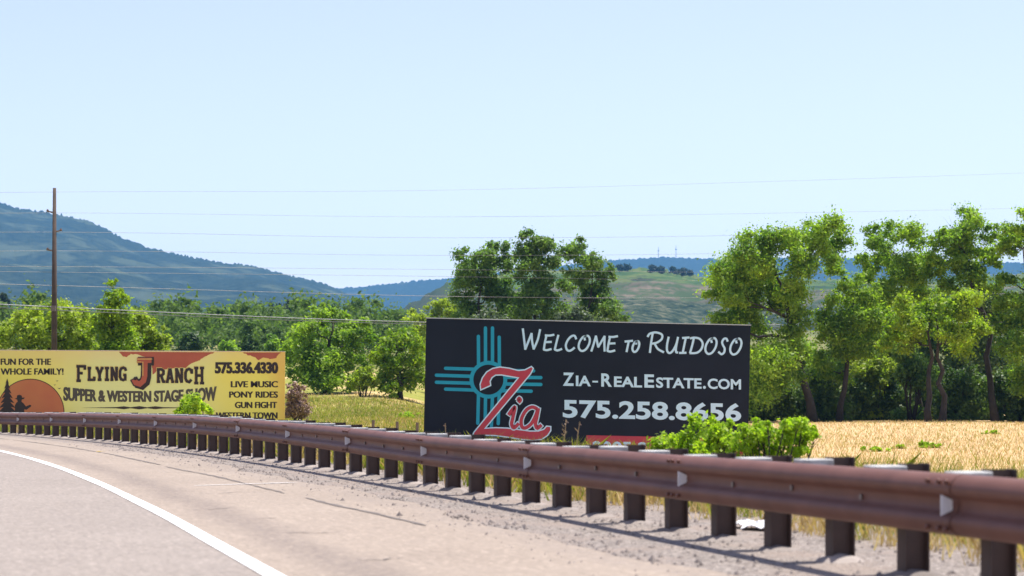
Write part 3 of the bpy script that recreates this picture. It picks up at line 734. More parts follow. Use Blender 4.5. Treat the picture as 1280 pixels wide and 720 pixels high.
        for c_, r_ in zip(C_, Rr):
            c = c_-O; s0_ = Vector((c.x*.35+random.uniform(-.1, .1), c.y*.35, 0))
            mid = s0_.lerp(c, .55)+Vector(rng.normal(size=3))*.05*c.length
            mb.tube([s0_, mid, c], [trunk_r, trunk_r*.7, trunk_r*.25], 5)
            for j in range(3):
                e2 = c+Vector(rng.normal(size=3)).normalized()*r_*.9; mb.tube([mid.lerp(c, random.uniform(.3, 1)), e2], [trunk_r*.4, trunk_r*.12], 4)
    mb.build(stemname, bark or M['bark'], root, True)
    return root
GR = 'tall trees along the far edge of the field'
DR = 118.
plant('tree', 'big leafy tree just right of the navy billboard, broad rounded crown spreading left', 'tree', DR, 1016,
      [(905,345,22),(925,330,26),(948,312,24),(955,345,28),(985,300,18),(1000,325,22),(930,382,22),(898,362,15),(965,375,24),(990,362,20),(905,402,18),(940,412,26),(1000,400,20),(1010,290,18),(1035,283,20),(1050,298,16),(1028,318,20),(985,432,24),(958,452,26),(948,485,28),(920,450,20),(980,480,26)], M['leaf_mid'], .18, 1.0, GR, .32, fat=1.34, fill=15)
plant('tree', 'slim mid green tree with straight dark trunk, second right of the navy billboard', 'tree', DR+2, 1049,
      [(1060,385,22),(1085,368,16),(1050,408,20),(1078,400,18),(1035,428,20),(1058,352,14),(1045,335,13),(1100,396,16),(1092,425,14),(1068,438,18),(1040,462,22),(1030,395,14)], M['leaf_mid'], .18, 1.0, GR, .24, fat=1.34, fill=8)
plant('tree', 'tall airy tree with separate rounded top tufts, behind the low bright forked tree', 'tree', DR+5, 1152,
      [(1105,288,16),(1126,288,17),(1115,308,20),(1092,305,12),(1130,328,18),(1112,350,18),(1150,303,13),(1150,342,17),(1090,332,10),(1095,375,15),(1165,365,15),(1075,322,12),(1078,352,15),(1140,370,14),(1160,325,13)], M['leaf_mid'], .18, 1.0, GR, .28, fat=1.32, fill=7)
plant('tree', 'low spreading tree with bright yellow green crown and dark forked trunk', 'tree', DR-4, 1170,
      [(1128,385,17),(1148,400,20),(1118,408,15),(1165,385,16),(1190,397,18),(1206,378,18),(1216,400,15),(1180,414,16),(1138,424,16),(1106,426,11),(1206,428,18),(1230,410,12)], M['leaf_bright'], .19, 1.05, GR, .34, multi=2)
plant('tree', 'tall thin crowned tree with long bare limbs leaning left at the right side', 'tree', DR+3, 1244,
      [(1195,287,17),(1215,275,18),(1236,288,15),(1200,310,17),(1180,300,12),(1225,315,15),(1210,340,18),(1245,328,11),(1175,330,16),(1190,357,13),(1228,350,11),(1170,300,11),(1165,320,11),(1250,355,13),(1205,372,12)], M['leaf_mid'], .18, 1.0, GR, .28, fat=1.32, fill=7)
plant('tree', 'rightmost tall tree, cut off by the picture edge', 'tree', DR+1, 1296,
      [(1262,285,14),(1282,275,17),(1302,290,22),(1270,308,12),(1297,330,18),(1275,376,13),(1290,400,20),(1280,438,20),(1312,360,26),(1268,348,10),(1320,420,30),(1304,470,26),(1278,478,18),(1252,310,12),(1256,372,13),(1252,402,15),(1262,430,16)], M['leaf_mid'], .18, 1.0, GR, .3, fat=1.32, fill=8)
# undergrowth below the right trees
UG = 'bushes below the tall trees'
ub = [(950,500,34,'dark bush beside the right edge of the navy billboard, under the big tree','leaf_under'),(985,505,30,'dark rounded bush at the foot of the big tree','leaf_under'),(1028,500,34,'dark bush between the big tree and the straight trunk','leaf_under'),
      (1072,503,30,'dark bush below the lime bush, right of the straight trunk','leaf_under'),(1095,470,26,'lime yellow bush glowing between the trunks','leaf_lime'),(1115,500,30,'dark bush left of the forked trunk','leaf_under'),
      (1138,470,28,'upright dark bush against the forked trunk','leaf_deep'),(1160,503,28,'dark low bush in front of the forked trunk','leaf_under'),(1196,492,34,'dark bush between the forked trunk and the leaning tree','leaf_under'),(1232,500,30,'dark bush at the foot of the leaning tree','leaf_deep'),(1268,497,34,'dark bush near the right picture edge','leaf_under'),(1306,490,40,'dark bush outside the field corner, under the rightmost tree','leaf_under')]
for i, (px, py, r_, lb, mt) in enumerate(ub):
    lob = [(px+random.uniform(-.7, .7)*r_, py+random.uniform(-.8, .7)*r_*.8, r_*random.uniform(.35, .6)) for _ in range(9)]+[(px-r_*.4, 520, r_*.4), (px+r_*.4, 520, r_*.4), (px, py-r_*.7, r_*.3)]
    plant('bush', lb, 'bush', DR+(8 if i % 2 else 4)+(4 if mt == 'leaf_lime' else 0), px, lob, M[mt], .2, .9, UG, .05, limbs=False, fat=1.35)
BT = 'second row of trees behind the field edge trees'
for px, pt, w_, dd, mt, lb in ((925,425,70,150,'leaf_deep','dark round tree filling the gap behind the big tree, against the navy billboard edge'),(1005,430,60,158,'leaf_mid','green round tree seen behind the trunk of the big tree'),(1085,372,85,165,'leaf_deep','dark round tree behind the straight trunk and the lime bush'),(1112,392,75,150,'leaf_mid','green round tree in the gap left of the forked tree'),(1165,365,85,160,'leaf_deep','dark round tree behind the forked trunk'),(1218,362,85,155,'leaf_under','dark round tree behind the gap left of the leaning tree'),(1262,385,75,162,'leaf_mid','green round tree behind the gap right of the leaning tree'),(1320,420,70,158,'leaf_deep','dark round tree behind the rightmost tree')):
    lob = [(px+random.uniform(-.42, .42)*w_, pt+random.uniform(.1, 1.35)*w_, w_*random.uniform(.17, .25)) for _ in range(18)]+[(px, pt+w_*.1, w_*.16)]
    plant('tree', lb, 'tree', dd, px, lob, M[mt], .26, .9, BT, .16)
# trees behind the navy billboard
GC = 'dark trees behind the navy billboard'
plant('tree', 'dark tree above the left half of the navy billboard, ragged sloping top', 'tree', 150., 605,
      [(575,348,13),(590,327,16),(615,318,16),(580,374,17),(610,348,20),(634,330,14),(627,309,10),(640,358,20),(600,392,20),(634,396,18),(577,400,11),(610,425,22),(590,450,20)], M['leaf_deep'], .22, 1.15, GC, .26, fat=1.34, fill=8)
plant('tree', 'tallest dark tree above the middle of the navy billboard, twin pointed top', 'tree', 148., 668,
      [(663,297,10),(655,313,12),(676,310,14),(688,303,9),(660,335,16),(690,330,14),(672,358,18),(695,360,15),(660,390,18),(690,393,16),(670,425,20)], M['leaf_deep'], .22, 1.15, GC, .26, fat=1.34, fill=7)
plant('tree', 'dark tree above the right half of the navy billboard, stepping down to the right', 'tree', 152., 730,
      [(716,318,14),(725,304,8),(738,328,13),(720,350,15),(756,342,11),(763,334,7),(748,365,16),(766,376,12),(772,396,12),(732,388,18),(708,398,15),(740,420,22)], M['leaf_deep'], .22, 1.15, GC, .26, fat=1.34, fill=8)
plant('bush', 'greyish bush low behind the top edge of the navy billboard, left', 'bush', 143., 605, [(590,405,14),(610,398,14),(630,408,14),(600,420,18),(625,430,20),(645,412,12),(605,450,25)], M['leaf_grey'], .22, .8, None, .06, limbs=False)
plant('bush', 'greyish bush low behind the top edge of the navy billboard, right', 'bush', 144., 715, [(700,405,14),(722,395,14),(740,405,14),(712,420,18),(735,430,20),(715,455,25)], M['leaf_grey'], .22, .8, None, .06, limbs=False)
# trees at the left
plant('tree', 'pale lime tree behind the utility pole, wide rounded crown', 'tree', 108., 55,
      [(18,410,17),(44,396,17),(75,389,18),(100,397,14),(60,415,20),(95,420,18),(30,430,18),(-2,428,15),(70,440,20),(110,435,18),(15,450,20),(50,465,22),(85,465,22)], M['leaf_lime'], .2, 1.15, None, .26)
plant('tree', 'upright pointed green tree between two lime trees behind the yellow billboard', 'tree', 104., 142,
      [(143,355,6),(142,366,9),(150,374,9),(137,382,11),(146,392,14),(130,402,13),(154,400,12),(126,420,15),(150,418,17),(138,435,18),(140,460,22)], M['leaf_bright'], .18, 1.1, None, .2)
plant('tree', 'small lime tree right of the pointed tree, behind the yellow billboard', 'tree', 109., 180,
      [(165,392,11),(175,400,13),(188,410,13),(176,420,16),(197,428,11),(162,432,15),(195,442,13),(175,450,20)], M['leaf_lime'], .2, 1.15, None, .2)
plant('tree', 'dense dark green tree with yellow lit tufts beside the right end of the yellow billboard', 'tree', 130., 408,
      [(375,425,14),(395,412,15),(364,440,13),(385,445,17),(415,420,18),(410,392,10),(400,390,10),(427,395,7),(436,408,11),(456,405,7),(461,420,10),(440,430,16),(415,450,19),(375,462,15),(442,455,17),(395,470,18),(425,475,18),(452,470,11),(465,445,8)], M['leaf_mid'], .21, 1.2, None, .28)
plant('tree', 'bright yellow green tree touching the left edge of the navy billboard', 'tree', 126., 500,
      [(492,421,10),(511,418,11),(521,430,10),(485,436,12),(506,444,16),(475,447,10),(522,455,11),(481,464,14),(506,472,16),(493,486,11),(470,476,8),(530,470,16)], M['leaf_bright'], .2, 1.25, None, .22)
plant('bush', 'small lime bush between the dark tree and the bright yellow green tree', 'bush', 124., 455, [(448,468,8),(460,466,9),(455,478,9),(466,478,8),(442,480,8)], M['leaf_lime'], .18, 1.2, None, .04, limbs=False)
plant('tree', 'yellow green tree peeking over the left corner of the navy billboard', 'tree', 185., 548,
      [(518,393,7),(540,384,9),(555,379,8),(570,388,9),(545,396,11),(588,390,9),(525,402,9),(560,405,14),(540,430,20)], M['leaf_lime'], .26, 1.2, None, .2)
# shrubs near the rail
plant('shrub', 'bright green leafy shrub behind the rail, covering the billboard red band', 'shrub', 21., 865,
      [(815,557,6),(833,547,6),(905,537,7),(912,529,4),(912,548,9),(900,556,10),(858,541,6),(895,528,4),(826,556,9),(845,552,11),(865,553,12),(872,535,10),(866,524,6),(885,532,11),(897,541,9),(884,552,13),(905,552,10),(850,562,12),(880,566,14),(905,566,12)], M['leaf_shrub'], .045, .62, 'bright shrubs behind the rail', .012, limbs=False, stemname='stems', crownname='foliage', fat=1.5)
plant('shrub', 'bright green leafy shrub behind the rail, right of the navy billboard', 'shrub', 20., 965,
      [(918,552,10),(935,543,11),(948,532,7),(955,552,13),(938,562,12),(972,545,13),(985,532,11),(1000,527,9),(1008,540,10),(995,550,13),(1015,546,6),(1010,560,9),(915,560,10),(945,556,10),(928,534,5),(958,528,5),(978,529,6),(1018,536,4),(975,562,14),(995,566,10)], M['leaf_shrub'], .045, .62, 'bright shrubs behind the rail', .012, limbs=False, stemname='stems', crownname='foliage', fat=1.5)
plant('shrub', 'small green shrub in front of the yellow billboard lettering', 'shrub', 62., 241,
      [(236,496,6),(244,502,8),(229,507,7),(252,509,7),(240,511,9),(262,514,5),(222,513,5),(246,520,9),(233,520,8)], M['leaf_shrub'], .1, 1.1, None, .02, limbs=False, stemname='stems', crownname='foliage')
plant('shrub', 'reddish brown dead shrub beside the right end of the yellow billboard', 'shrub', 78., 369,
      [(367,486,7),(374,490,8),(364,498,9),(377,502,9),(370,510,11),(380,512,6),(362,515,8),(376,518,8)], M['twig_dead'], .11, 1.1, None, .02, limbs=False, stemname='stems', crownname='twigs')
# weed clumps in the field
for i, (px, py, r_, lb) in enumerate([(1093,559,7,'green weed tuft in the dry field, leftmost of the field weeds'),(1125,557,5,'small green weed tuft in the dry field, between two larger tufts'),(1158,553,9,'widest green weed tuft in the middle of the dry field'),(1243,538,6,'green weed tuft at the far side of the dry field near the trees'),(505,520,8,'green weed clump in the meadow left of the navy billboard')]):
    d = 1.43*F/(py+r_*.8-HZ)
    d = min(d, 100)
    x = (px-640)/F*d; zz_ = gz(x, d); pb = HZ+(EYE-zz_)*F/d
    plant('weed', lb, 'weed', d, px, [(px+random.gauss(0, 1.1)*r_, pb-random.uniform(.05, .75)*r_, r_*random.uniform(.18, .42)) for _ in range(11)], M['leaf_shrub'], .08, .7, 'green weeds in the field', .008, limbs=False, stemname='stems', crownname='foliage')
# dry stalks by the rail
def stalk(px, ptop, d, lb):
    x = (px-640)/F*d; z0 = gz(x, d) if rail_off(x, d) > 3 else -.02; zt = EYE+(HZ-ptop)/F*d
    o = empty('dry_stalk', (x, d, z0)); tag(o, lb, 'weed stalk', 'dry stalks behind the rail')
    mb = MB(); h = zt-z0; pts = [(.02*math.sin(i*1.1+px), .02*math.cos(i*.7), h*i/6) for i in range(7)]
    mb.tube(pts, [.006, .0055, .005, .0045, .004, .004, .003], 5)
    for j in range(7):
        a_ = random.uniform(0, 6.28); z = h*random.uniform(.35, .95); L = random.uniform(.02, .05)
        mb.tube([(0, 0, z), (L*math.cos(a_), L*math.sin(a_), z+L*.9)], [.003, .0015], 4)
    mb.build('stem', M['grass_dry'], o)
    V = leaves_in(np.array([[pts[6][0], pts[6][1], h-.03]]), np.array([.03]), np.array([8]), .018); link('seed_head', npmesh('seed_head', V, 4), M['twig_dead'], o)
stalk(705, 524, 19., 'dry brown stalk in front of the billboard, left of the pair'); stalk(723, 527, 19.4, 'dry brown stalk in front of the billboard, right of the pair'); stalk(555, 529, 22., 'short dry stalk in front of the billboard red script tail')

# grass
def blades(P_, h, wdt, lean=.35):
    n = len(P_); a_ = rng.uniform(0, 2*np.pi, n); d_ = np.stack([np.cos(a_), np.sin(a_), 0*a_], -1)
    b_ = rng.uniform(0, 2*np.pi, n); l_ = np.stack([np.cos(b_), np.sin(b_), 0*b_], -1)*(h*rng.uniform(.1, lean, n))[:, None]
    ww = (d_*wdt[:, None]/2); up = np.zeros((n, 3)); up[:, 2] = h
    q = np.stack([P_-ww, P_+ww, P_+ww*.7+l_*.4+up*.6, P_+l_+up, P_-ww*.7+l_*.4+up*.6], 1)
    return q
def pts_on(x, y): return np.stack([x, y, ground(x, y)-.02], -1)
# verge: clumps behind the gravel
def verge(n, s0, s1, o0, o1, h0, h1, wd):
    nc = n//26; sc = rng.uniform(s0, s1, nc); oc_ = o0+(o1-o0)*rng.random(nc)**1.2
    s_ = np.repeat(sc, 26)+rng.normal(0, .09, nc*26); o_ = np.repeat(oc_, 26)+rng.normal(0, .09, nc*26)
    P_ = road(s_, o_); P_[:, 2] = np.maximum(ground(P_[:, 0], P_[:, 1]), -.5)-.02
    m_ = o_ < 2.6; P_[m_, 2] = -.03*(o_[m_] > 2)-.005
    h = np.repeat(rng.uniform(h0, h1, nc), 26)*rng.uniform(.55, 1.15, nc*26)
    return blades(P_, h, rng.uniform(.6, 1.3, nc*26)*wd, 1.1)
Vd = [verge(40000, -12, 40, 1.0, 6.5, .12, .42, .008), verge(24000, 8, 70, .9, 8, .15, .45, .016)]
Vg = [verge(22000, -12, 40, 1.1, 6.0, .12, .42, .011), verge(26000, 8, 70, .8, 8, .18, .5, .02)]
def field(n, x0, x1, y0, y1, h0, h1, wd):
    y = y0*(y1/y0)**rng.random(n); px = rng.uniform(x0, x1, n); x = (px-640)/F*y
    k = rail_off(x, y) > 4; x, y = x[k], y[k]
    return blades(pts_on(x, y), rng.uniform(h0, h1, len(x)), rng.uniform(.6, 1.3, len(x))*wd*(y/50), .9)
Vd.append(field(60000, 480, 1420, 22, 119, .05, .17, .014))
Vd.append(field(9000, 340, 560, 70, 128, .08, .2, .02))
Vg.append(field(16000, 480, 1420, 20, 46, .08, .22, .012))
Vg.append(field(7000, 480, 1420, 46, 112, .05, .18, .014))
Vg.append(field(20000, 340, 580, 62, 122, .08, .24, .02))
tag(link('dry_grass', npmesh('dry_grass', np.concatenate(Vd), 5), M['grass_dry']), 'dry straw coloured grass over the field and verge', 'grass', kind='stuff')
tag(link('green_grass', npmesh('green_grass', np.concatenate(Vg), 5), M['grass_green']), 'green grass growing behind the rail and in the meadow', 'grass', kind='stuff')

# white sheet lying on the verge
def sheet():
    d = 14.9; n = 14; x0, x1 = (921-640)/F*d, (968-640)/F*d
    root_ = None; V = []
    for j in range(n):
        for i in range(n):
            u, v = i/(n-1), j/(n-1)
            x = x0+(x1-x0)*u+.04*math.sin(v*5); y = d-.22+.5*v+.05*math.sin(u*7)
            V.append((x, y, .015+.03*abs(math.sin(u*6+v*3))*math.sin(math.pi*u)+.03*random.random()*math.sin(math.pi*v)))
    Fc = [(j*n+i, j*n+i+1, (j+1)*n+i+1, (j+1)*n+i) for j in range(n-1) for i in range(n-1)]
    me = bpy.data.meshes.new('plastic_sheet'); me.from_pydata(V, [], Fc); o = link('plastic_sheet', me, M['sheet'])
    md = o.modifiers.new('s', 'SOLIDIFY'); md.thickness = .006; md.offset = 1
    tag(o, 'crumpled white plastic sheet lying on the gravel behind the posts', 'litter')
sheet()
# fence stakes in the meadow
for px, pt, lb in ((466,525,'short grey stake at the meadow edge, left of the row'),(496,527,'short grey stake at the meadow edge, middle of the row'),(521,528,'short grey stake at the meadow edge, beside the navy billboard')):
    d = 60.; x = (px-640)/F*d; z0 = gz(x, d); mb = MB()
    z1 = EYE+(HZ-pt)/F*d
    mb.tube([(0, 0, -.1), (.01, 0, (z1-z0)*.5), (.015, 0, z1-z0)], [.05, .048, .045], 7)
    o = mb.build('fence_stake', M['frame']); o.location = (x, d, z0); tag(o, lb, 'stake', 'stakes in the meadow')

# ------------------------------------------------------------------ utility pole and wires
DP = 90.; kp = DP/F; px0 = (67.8-640)*kp; zt = EYE+(HZ-235)*kp; zb = gz(px0, DP)
pr = empty('utility_pole', (px0, DP, zb)); tag(pr, 'tall dark brown utility pole behind the yellow billboard', 'utility pole')
mb = MB(); Hp = zt-zb; mb.tube([(0, 0, -.3), (0.0, 0, Hp*.5), (.012, 0, Hp)], [.155, .125, .075], 12); mb.build('shaft', M['pole'], pr, True)
arms = [(264, -1), (288, 1), (312, -1)]
for py, sd_ in arms:
    z = EYE+(HZ-py)*kp-zb; mb = MB(); mb.tube([(sd_*.08, 0, z-.05), (sd_*.3, 0, z)], [.035, .03], 8)
    ar = mb.build('insulator_arm', M['insul'], pr)
    mb = MB(); mb.tube([(sd_*.3, 0, z-.03), (sd_*.3, 0, z+.03), (sd_*.3, 0, z+.09)], [.05, .06, .03], 8); mb.build('insulator', M['insul'], ar)
z = EYE+(HZ-385)*kp-zb; mb = MB(); mb.box(-.1, .1, -.2, -.1, z-.15, z+.1); mb.build('cable_bracket', M['bolt'], pr)
def wire(label, pts, rad, dR=165.):
    """control points (px, py); depth runs from the pole out to dR at the right"""
    xs = np.array([p[0] for p in pts]); ys = np.array([p[1] for p in pts])
    X = np.linspace(xs[0], xs[-1], 90)
    # smooth quadratic through the readings
    co = np.polyfit(xs, ys, min(2, len(xs)-1)) if len(xs) > 2 else np.polyfit(xs, ys, 1)
    Y_ = np.polyval(co, X)
    if len(pts) > 3: Y_ = np.interp(X, xs, ys); Y_ = np.convolve(np.pad(Y_, 8, mode='edge'), np.ones(17)/17, 'valid')
    dd = np.interp(X, [-400, 67.8, 2100], [84, DP, dR])
    mb = MB(); mb.tube([at(x, y, d) for x, y, d in zip(X, Y_, dd)], rad, 5)
    o = mb.build('overhead_wire', M['wire'], None, True); tag(o, label, 'wire', 'overhead wires')
wire('topmost thin overhead wire, running from the pole top across the sky', [(-400,249),(67.8,238),(350,240.5),(600,238),(1280,217),(2100,180)], .0065)
wire('second overhead wire from the top, leaving the upper left insulator', [(-400,275),(67.8,263),(350,270.5),(640,272),(1280,261),(2100,235)], .0065)
wire('third overhead wire from the top, leaving the right hand insulator', [(-400,299),(67.8,286.5),(350,296),(640,298.5),(960,294),(1280,287),(2100,264)], .008)
wire('fourth overhead wire from the top, leaving the lower left insulator', [(-400,322),(67.8,310.5),(350,318),(640,320.5),(960,316.5),(1280,309),(2100,290)], .008)
wire('fifth overhead wire from the top, crossing the middle of the dark trees', [(-400,331),(67.8,333),(350,335),(640,337.5),(960,341.5),(1280,344),(2100,345)], .008)
wire('sixth overhead wire from the top, just below the fifth over the right trees', [(-400,336),(67.8,340),(350,343),(640,346.5),(960,352.5),(1280,359),(2100,370)], .008)
wire('seventh overhead wire from the top, just above the navy billboard', [(-400,346),(67.8,356),(350,366),(640,373),(960,372.5),(1280,367),(2100,346)], .012)
wire('upper strand of the thick pale cable pair at billboard top height', [(-400,362),(67.8,383),(200,391),(480,403),(800,408),(1280,402.5),(2100,388)], .022)
wire('lower strand of the thick pale cable pair at billboard top height', [(-400,368),(67.8,387),(200,394),(480,405.5),(800,411),(1280,406.5),(2100,394)], .018)

# ------------------------------------------------------------------ far land
def vnoise(x, y, seed=0):
    xi = np.floor(x).astype(int); yi = np.floor(y).astype(int); fx, fy = x-xi, y-yi; fx = fx*fx*(3-2*fx); fy = fy*fy*(3-2*fy)
    h = lambda i, j: (np.sin(i*127.1+j*311.7+seed*74.7)*43758.5453) % 1.0
    return (h(xi, yi)*(1-fx)+h(xi+1, yi)*fx)*(1-fy)+(h(xi, yi+1)*(1-fx)+h(xi+1, yi+1)*fx)*fy
def fbm(x, y, o=5, seed=0):
    s_ = 0; a_ = .5
    for i in range(o): s_ = s_+a_*(vnoise(x, y, seed+i)-.5); x = x*2.03; y = y*2.03; a_ *= .5
    return s_
def range_mesh(name, ridge, d0, d1, mat, nx=420, ny=70, amp=60., sc=500., tree=5., z0=None, seed=0, back=.35):
    xs = [p[0] for p in ridge]; ys = [p[1] for p in ridge]
    U = np.linspace(xs[0], xs[-1], nx); T_ = np.concatenate([np.linspace(0, 1, ny), 1+np.linspace(.04, 1, 12)*back])
    UU, TT = np.meshgrid(U, T_); D = d0+(d1-d0)*TT
    X = (UU-640)/F*D
    zr_ = EYE+(HZ-np.interp(U, xs, ys))/F*d1
    zf = np.full_like(U, z0) if z0 is not None else ground((U-640)/F*d0, np.full_like(U, d0))
    prof_ = np.where(TT <= 1, TT**1.25, 1-((TT-1)/back)**1.3*1.1)
    Z = zf[None]-8+(zr_-zf+8)[None]*prof_
    env = np.where(TT <= 1, np.sin(np.pi*np.clip(TT, 0, 1))**.8, 0)
    Z += env*amp*2*fbm(X/sc, D/sc, 5, seed)
    ex = np.clip(1-np.abs(TT-1)/.05, 0, 1); 
    Z += (ex*.9+.25)*tree*2.2*np.maximum(0, vnoise(X/(tree*1.1), D/(tree*2.2), seed+9)-.30)*(TT > .03)
    me = grid_mesh(name, np.stack([X, D, Z], -1)); return tag(link(name, me, mat), kind='structure')
def forest(name, dark, mid, clear, sc=.004, cut=.62, light_amt=1.0):
    m, t, b = new_mat(name); pos = nd(t, 'ShaderNodeNewGeometry').outputs['Position']
    c = ramp(t, noise(t, pos, .05, 3, .7), [(.35, dark), (.65, mid)])
    k = sstep(t, mth(t, 'ADD', noise(t, pos, sc, 6, .62), mth(t, 'MULTIPLY', mth(t, 'SUBTRACT', noise(t, pos, .02, 3), .5), .25)), cut-.05, cut+.07)
    c = mixc(t, mth(t, 'MULTIPLY', k, light_amt), c, clear)
    t.links.new(c, b.inputs['Base Color']); b.inputs['Roughness'].default_value = 1; b.inputs['Specular IOR Level'].default_value = 0
    return m
M['forest'] = forest('mountain_forest', (.012,.020,.013), (.032,.044,.024), (.075,.09,.05), .006, .57, .75)
M['forest2'] = forest('ridge_forest', (.010,.018,.012), (.024,.034,.02), (.06,.06,.035), .0025, .62, .6)
range_mesh('mountain', [(-420,232),(-200,236),(-60,245),(0,255),(20,261),(60,267),(90,272),(120,281),(150,297),(180,309),(205,315),(240,323),(280,330),(310,333),(340,340),(360,346),(385,351),(410,358),(440,372),(480,392),(520,405)], 2200, 4200, M['forest'], nx=1000, ny=110, amp=60, sc=420, tree=3.6, seed=3)
range_mesh('distant_ridge', [(300,375),(380,363),(440,360),(500,354),(555,349),(650,338),(765,326),(800,324),(830,322),(860,323),(900,325),(1000,322),(1150,326),(1300,330),(1600,320)], 4600, 6200, M['forest2'], nx=900, ny=50, amp=45, sc=520, tree=4, seed=8)
# the low hill with meadow and cut bank
m, t, b = new_mat('hill_ground'); pos = nd(t, 'ShaderNodeNewGeometry').outputs['Position']; s_ = nd(t, 'ShaderNodeSeparateXYZ'); t.links.new(pos, s_.inputs[0])
zz = mth(t, 'ADD', s_.outputs[2], mth(t, 'MULTIPLY', mth(t, 'SUBTRACT', noise(t, pos, .012, 5), .5), 34.0))
gr_ = ramp(t, noise(t, pos, .03, 5), [(.35, (.035,.07,.028)), (.5, (.065,.105,.035)), (.65, (.125,.145,.05))])
pk = ramp(t, noise(t, pos, .035, 5), [(.35, (.06,.062,.04)), (.65, (.17,.135,.10))])
dk = ramp(t, noise(t, pos, .10, 5, .7), [(.38, (.014,.024,.016)), (.5, (.04,.055,.03)), (.66, (.13,.125,.08))])
pk = mixc(t, sstep(t, noise(t, pos, .06, 5, .7), .42, .56), pk, (.055,.08,.035))
c = mixc(t, sstep(t, zz, 71, 77), pk, gr_); c = mixc(t, sstep(t, zz, 60, 65), dk, c)
wd_ = sstep(t, noise(t, pos, .02, 5), .60, .66); c = mixc(t, wd_, c, (.04,.055,.035))
lf = mth(t, 'SUBTRACT', 1.0, sstep(t, s_.outputs[0], -52, -38)); c = mixc(t, mth(t, 'MULTIPLY', lf, .85), c, (.045,.06,.04))
t.links.new(c, b.inputs['Base Color']); b.inputs['Roughness'].default_value = 1; b.inputs['Specular IOR Level'].default_value = 0
M['hill'] = m
range_mesh('hill', [(430,425),(480,402),(520,380),(545,365),(560,357),(600,346),(650,342),(700,339),(770,340),(800,338),(840,342),(870,347),(890,348),(940,343),(1000,350),(1080,356),(1160,350),(1280,346),(1500,340),(1700,360)], 820, 1400, M['hill'], nx=600, ny=110, amp=14, sc=120, tree=2.2, seed=5)
hill_ob = bpy.data.objects['hill']
# far woodland, one mass
from mathutils.bvhtree import BVHTree
def woodland(n):
    Cn = []; Rn = []
    while len(Cn) < n:
        px = rng.uniform(-60, 560); d = 230*(1700/230)**rng.random(); x = (px-640)/F*d
        if vnoise(np.array(x/45.), np.array(d/45.), 4) < .38: continue
        z = gz(x, d); h = rng.uniform(4, 9); 
        for j in range(3): Cn.append((x+rng.normal(0, h*.18), d+rng.normal(0, h*.18), z+h*(.3+.25*j))); Rn.append(h*(.42-.05*j))
    Rn = np.array(Rn); return leaves_in(np.array(Cn), Rn, np.full(len(Cn), 150), .55, spread=.48)
tag(link('far_woodland', npmesh('far_woodland', woodland(1000), 4), M['leaf_far']), 'hazy green woodland filling the valley below the mountain', 'woodland', kind='stuff')
# trees one can tell apart in the valley
def valley_tree(px, ptop, d, wpx, mat, label, conif=False):
    k = d/F; x = (px-640)*k; z0 = gz(x, d); base = HZ-(z0-EYE)/k; h = base-ptop
    if conif: lob = [(px+random.uniform(-.1, .1)*wpx, ptop+h*f, wpx*(.12+.42*f)) for f in (.1, .25, .4, .55, .7, .85)]
    else: lob = [(px+random.uniform(-.36, .36)*wpx, ptop+h*random.uniform(.2, .75), wpx*random.uniform(.2, .34)) for _ in range(8)]+[(px, ptop+wpx*.22, wpx*.22)]
    plant('tree', label, 'tree', d, px, lob, M[mat], .8*d/450, 1.3, 'trees in the valley', .25)
valley_tree(191, 376, 480, 13, 'leaf_conif', 'dark conifer right of the lime trees, left of a close pair', True)
valley_tree(203, 373, 485, 12, 'leaf_conif', 'dark pointed conifer in the valley, right of a close pair', True)
valley_tree(220, 372, 470, 13, 'leaf_conif', 'dark tall conifer in the valley just left of the white roof', True)
valley_tree(238, 377, 460, 26, 'leaf_far', 'broad dark green tree in the valley right of the white roof')
valley_tree(268, 382, 430, 30, 'leaf_far', 'wide green tree in the middle of the valley')
valley_tree(297, 376, 450, 26, 'leaf_far', 'rounded green valley tree left of the dark conifer clump')
valley_tree(325, 378, 455, 12, 'leaf_conif', 'dark conifer, leftmost of the clump above the yellow billboard corner', True)
valley_tree(338, 376, 465, 14, 'leaf_conif', 'dark conifer, middle of the clump above the yellow billboard corner', True)
valley_tree(362, 375, 470, 26, 'leaf_conif', 'dark rounded tree, right of the conifer clump')
valley_tree(240, 412, 210, 34, 'leaf_under', 'dark olive tree behind the yellow billboard, below the valley wood')
valley_tree(282, 425, 200, 24, 'leaf_mid', 'small green tree showing above the yellow billboard phone number')
valley_tree(312, 420, 205, 28, 'leaf_under', 'dark rounded tree above the right part of the yellow billboard')
valley_tree(340, 418, 210, 24, 'leaf_mid', 'green tree left of the dense tree, above the yellow billboard')
valley_tree(5, 365, 420, 26, 'leaf_conif', 'dark tree at the left picture edge behind the lime tree')
# little houses in the valley
def house(px, py, d, wpx, label):
    k = d/F; x = (px-640)*k; z = gz(x, d); w_ = wpx*k; zr_ = EYE+(HZ-py)*k; hh = max(3., zr_-z-1.2)
    o = empty('house', (x, d, z)); tag(o, label, 'house', 'houses in the valley')
    mb = MB(); mb.box(-w_/2, w_/2, 0, w_*.6, -.5, hh); mb.build('wall', M['house'], o)
    mb = MB(); mb.add([(-w_*.55, -.6, hh), (w_*.55, -.6, hh), (w_*.55, w_*.3, hh+1.5), (-w_*.55, w_*.3, hh+1.5), (w_*.55, w_*.6+.6, hh), (-w_*.55, w_*.6+.6, hh)], [(0,1,2,3), (3,2,4,5), (0,3,5), (1,4,2), (0,5,4,1)])
    mb.build('roof', M['roofw'], o)
    for sx in (-.25, .25): mb = MB(); mb.box(w_*sx-.6, w_*sx+.6, -.03, .05, hh*.35, hh*.75); mb.build('window', M['glass'], o)
house(30, 393, 540, 20, 'small house with a white roof, left of the utility pole')
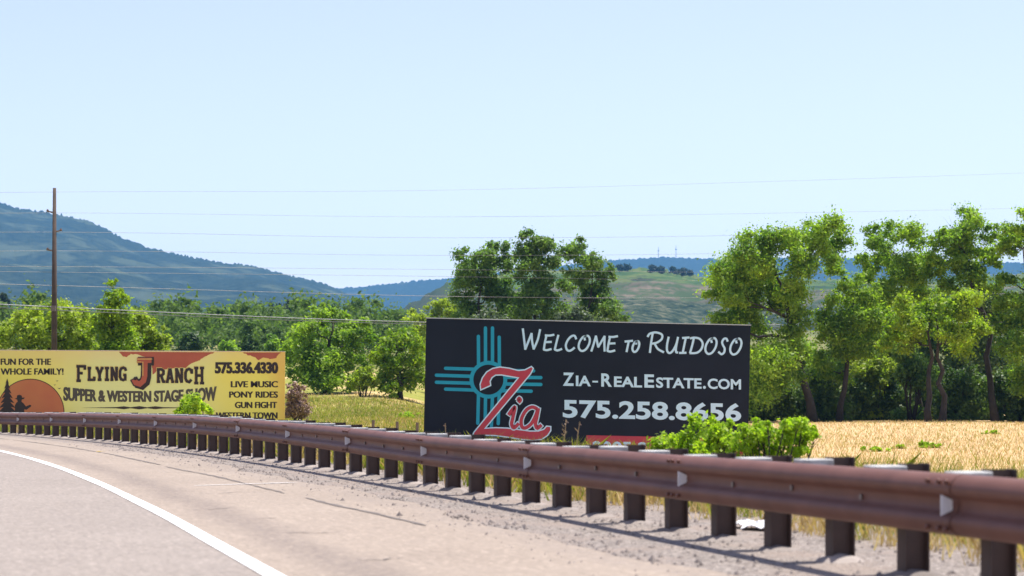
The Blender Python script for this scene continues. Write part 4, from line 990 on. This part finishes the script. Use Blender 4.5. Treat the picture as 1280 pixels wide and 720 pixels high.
house(216, 388.5, 560, 10, 'small house with a white roof, in the wood right of the lime trees')
house(316, 391, 600, 14, 'small house with a pale roof, between the valley conifers')
# trees on the hill crest
def hilltree(px, dz, hpx, wpx, lb, d=1390):
    k = d/F; x = (px-640)*k
    ok, loc, nrm, idx = hill_ob.ray_cast(Vector((x, d, 900)), Vector((0, 0, -1)))
    zz_ = loc.z if ok else 90; base = HZ-(zz_-EYE)/k
    lob = [(px+random.uniform(-.35, .35)*wpx, base-hpx*random.uniform(.2, .8), wpx*random.uniform(.2, .35)) for _ in range(7)]
    rt = plant('tree', lb, 'tree', d, px, lob, M['leaf_conif'], 1.6, 1.3, 'dark trees on the hill crest', .4)
    dzz = zz_-rt.location.z
    for ch in rt.children:
        if ch.name.startswith('trunk'):
            pass
    # the skeleton starts at the terrain sheet below: move its foot up to the hill
    for ch in rt.children:
        for v in ch.data.vertices: v.co.z -= dzz
        if ch.name.startswith('trunk'):
            for v in ch.data.vertices: v.co.z = max(v.co.z, -.5)
    rt.location.z = zz_
hilltree(776, 0, 8, 9, 'dark tree on the hill crest, leftmost, beside the tall dark tree')
hilltree(785, 0, 9, 10, 'dark tree on the hill crest, next to the leftmost one')
hilltree(817, 0, 9, 12, 'dark tree on the hill crest below the left radio mast')
hilltree(825, 0, 7, 12, 'dark tree on the hill crest, between the two radio masts')
hilltree(842, 0, 9, 10, 'dark tree on the hill crest below the right radio mast')
hilltree(852, 0, 10, 10, 'dark pointed tree on the hill crest, right of the masts')
hilltree(862, 0, 7, 8, 'small dark tree on the hill crest, rightmost of the row')
# radio masts on the distant ridge
for px, pt, lb in ((823, 309, 'faint radio mast on the distant ridge, shorter left one'), (845, 307, 'faint radio mast on the distant ridge, right one')):
    d = 6200.; k = d/F; zb_ = EYE+(HZ-323)*k-12; h = EYE+(HZ-pt)*k-zb_
    o = empty('radio_mast', ((px-640)*k, d, zb_)); tag(o, lb, 'radio mast', 'radio masts on the ridge')
    mb = MB(); mb.tube([(0, 0, -20), (0, 0, h)], [1.2, .7], 5); mb.build('tower', M['mast'], o)
    mb = MB(); mb.box(-2.2, 2.2, -2, -1.7, h*.72, h*.8); mb.build('dish', M['mast'], o)

# ------------------------------------------------------------------ haze: one closed box of air round the whole scene
HAZE = 1.0e-4
mb = MB(); mb.box(-6200, 6200, -350, 6800, -12, 480)
m = bpy.data.materials.new('haze_air'); m.use_nodes = True; t = m.node_tree
for n in list(t.nodes):
    if n.type != 'OUTPUT_MATERIAL': t.nodes.remove(n)
pv = nd(t, 'ShaderNodeVolumePrincipled'); pv.inputs['Density'].default_value = HAZE; pv.inputs['Color'].default_value = (.21,.55,1.0,1); pv.inputs['Anisotropy'].default_value = .1
t.links.new(pv.outputs[0], t.nodes['Material Output'].inputs['Volume'])
tag(mb.build('haze', m), kind='stuff')
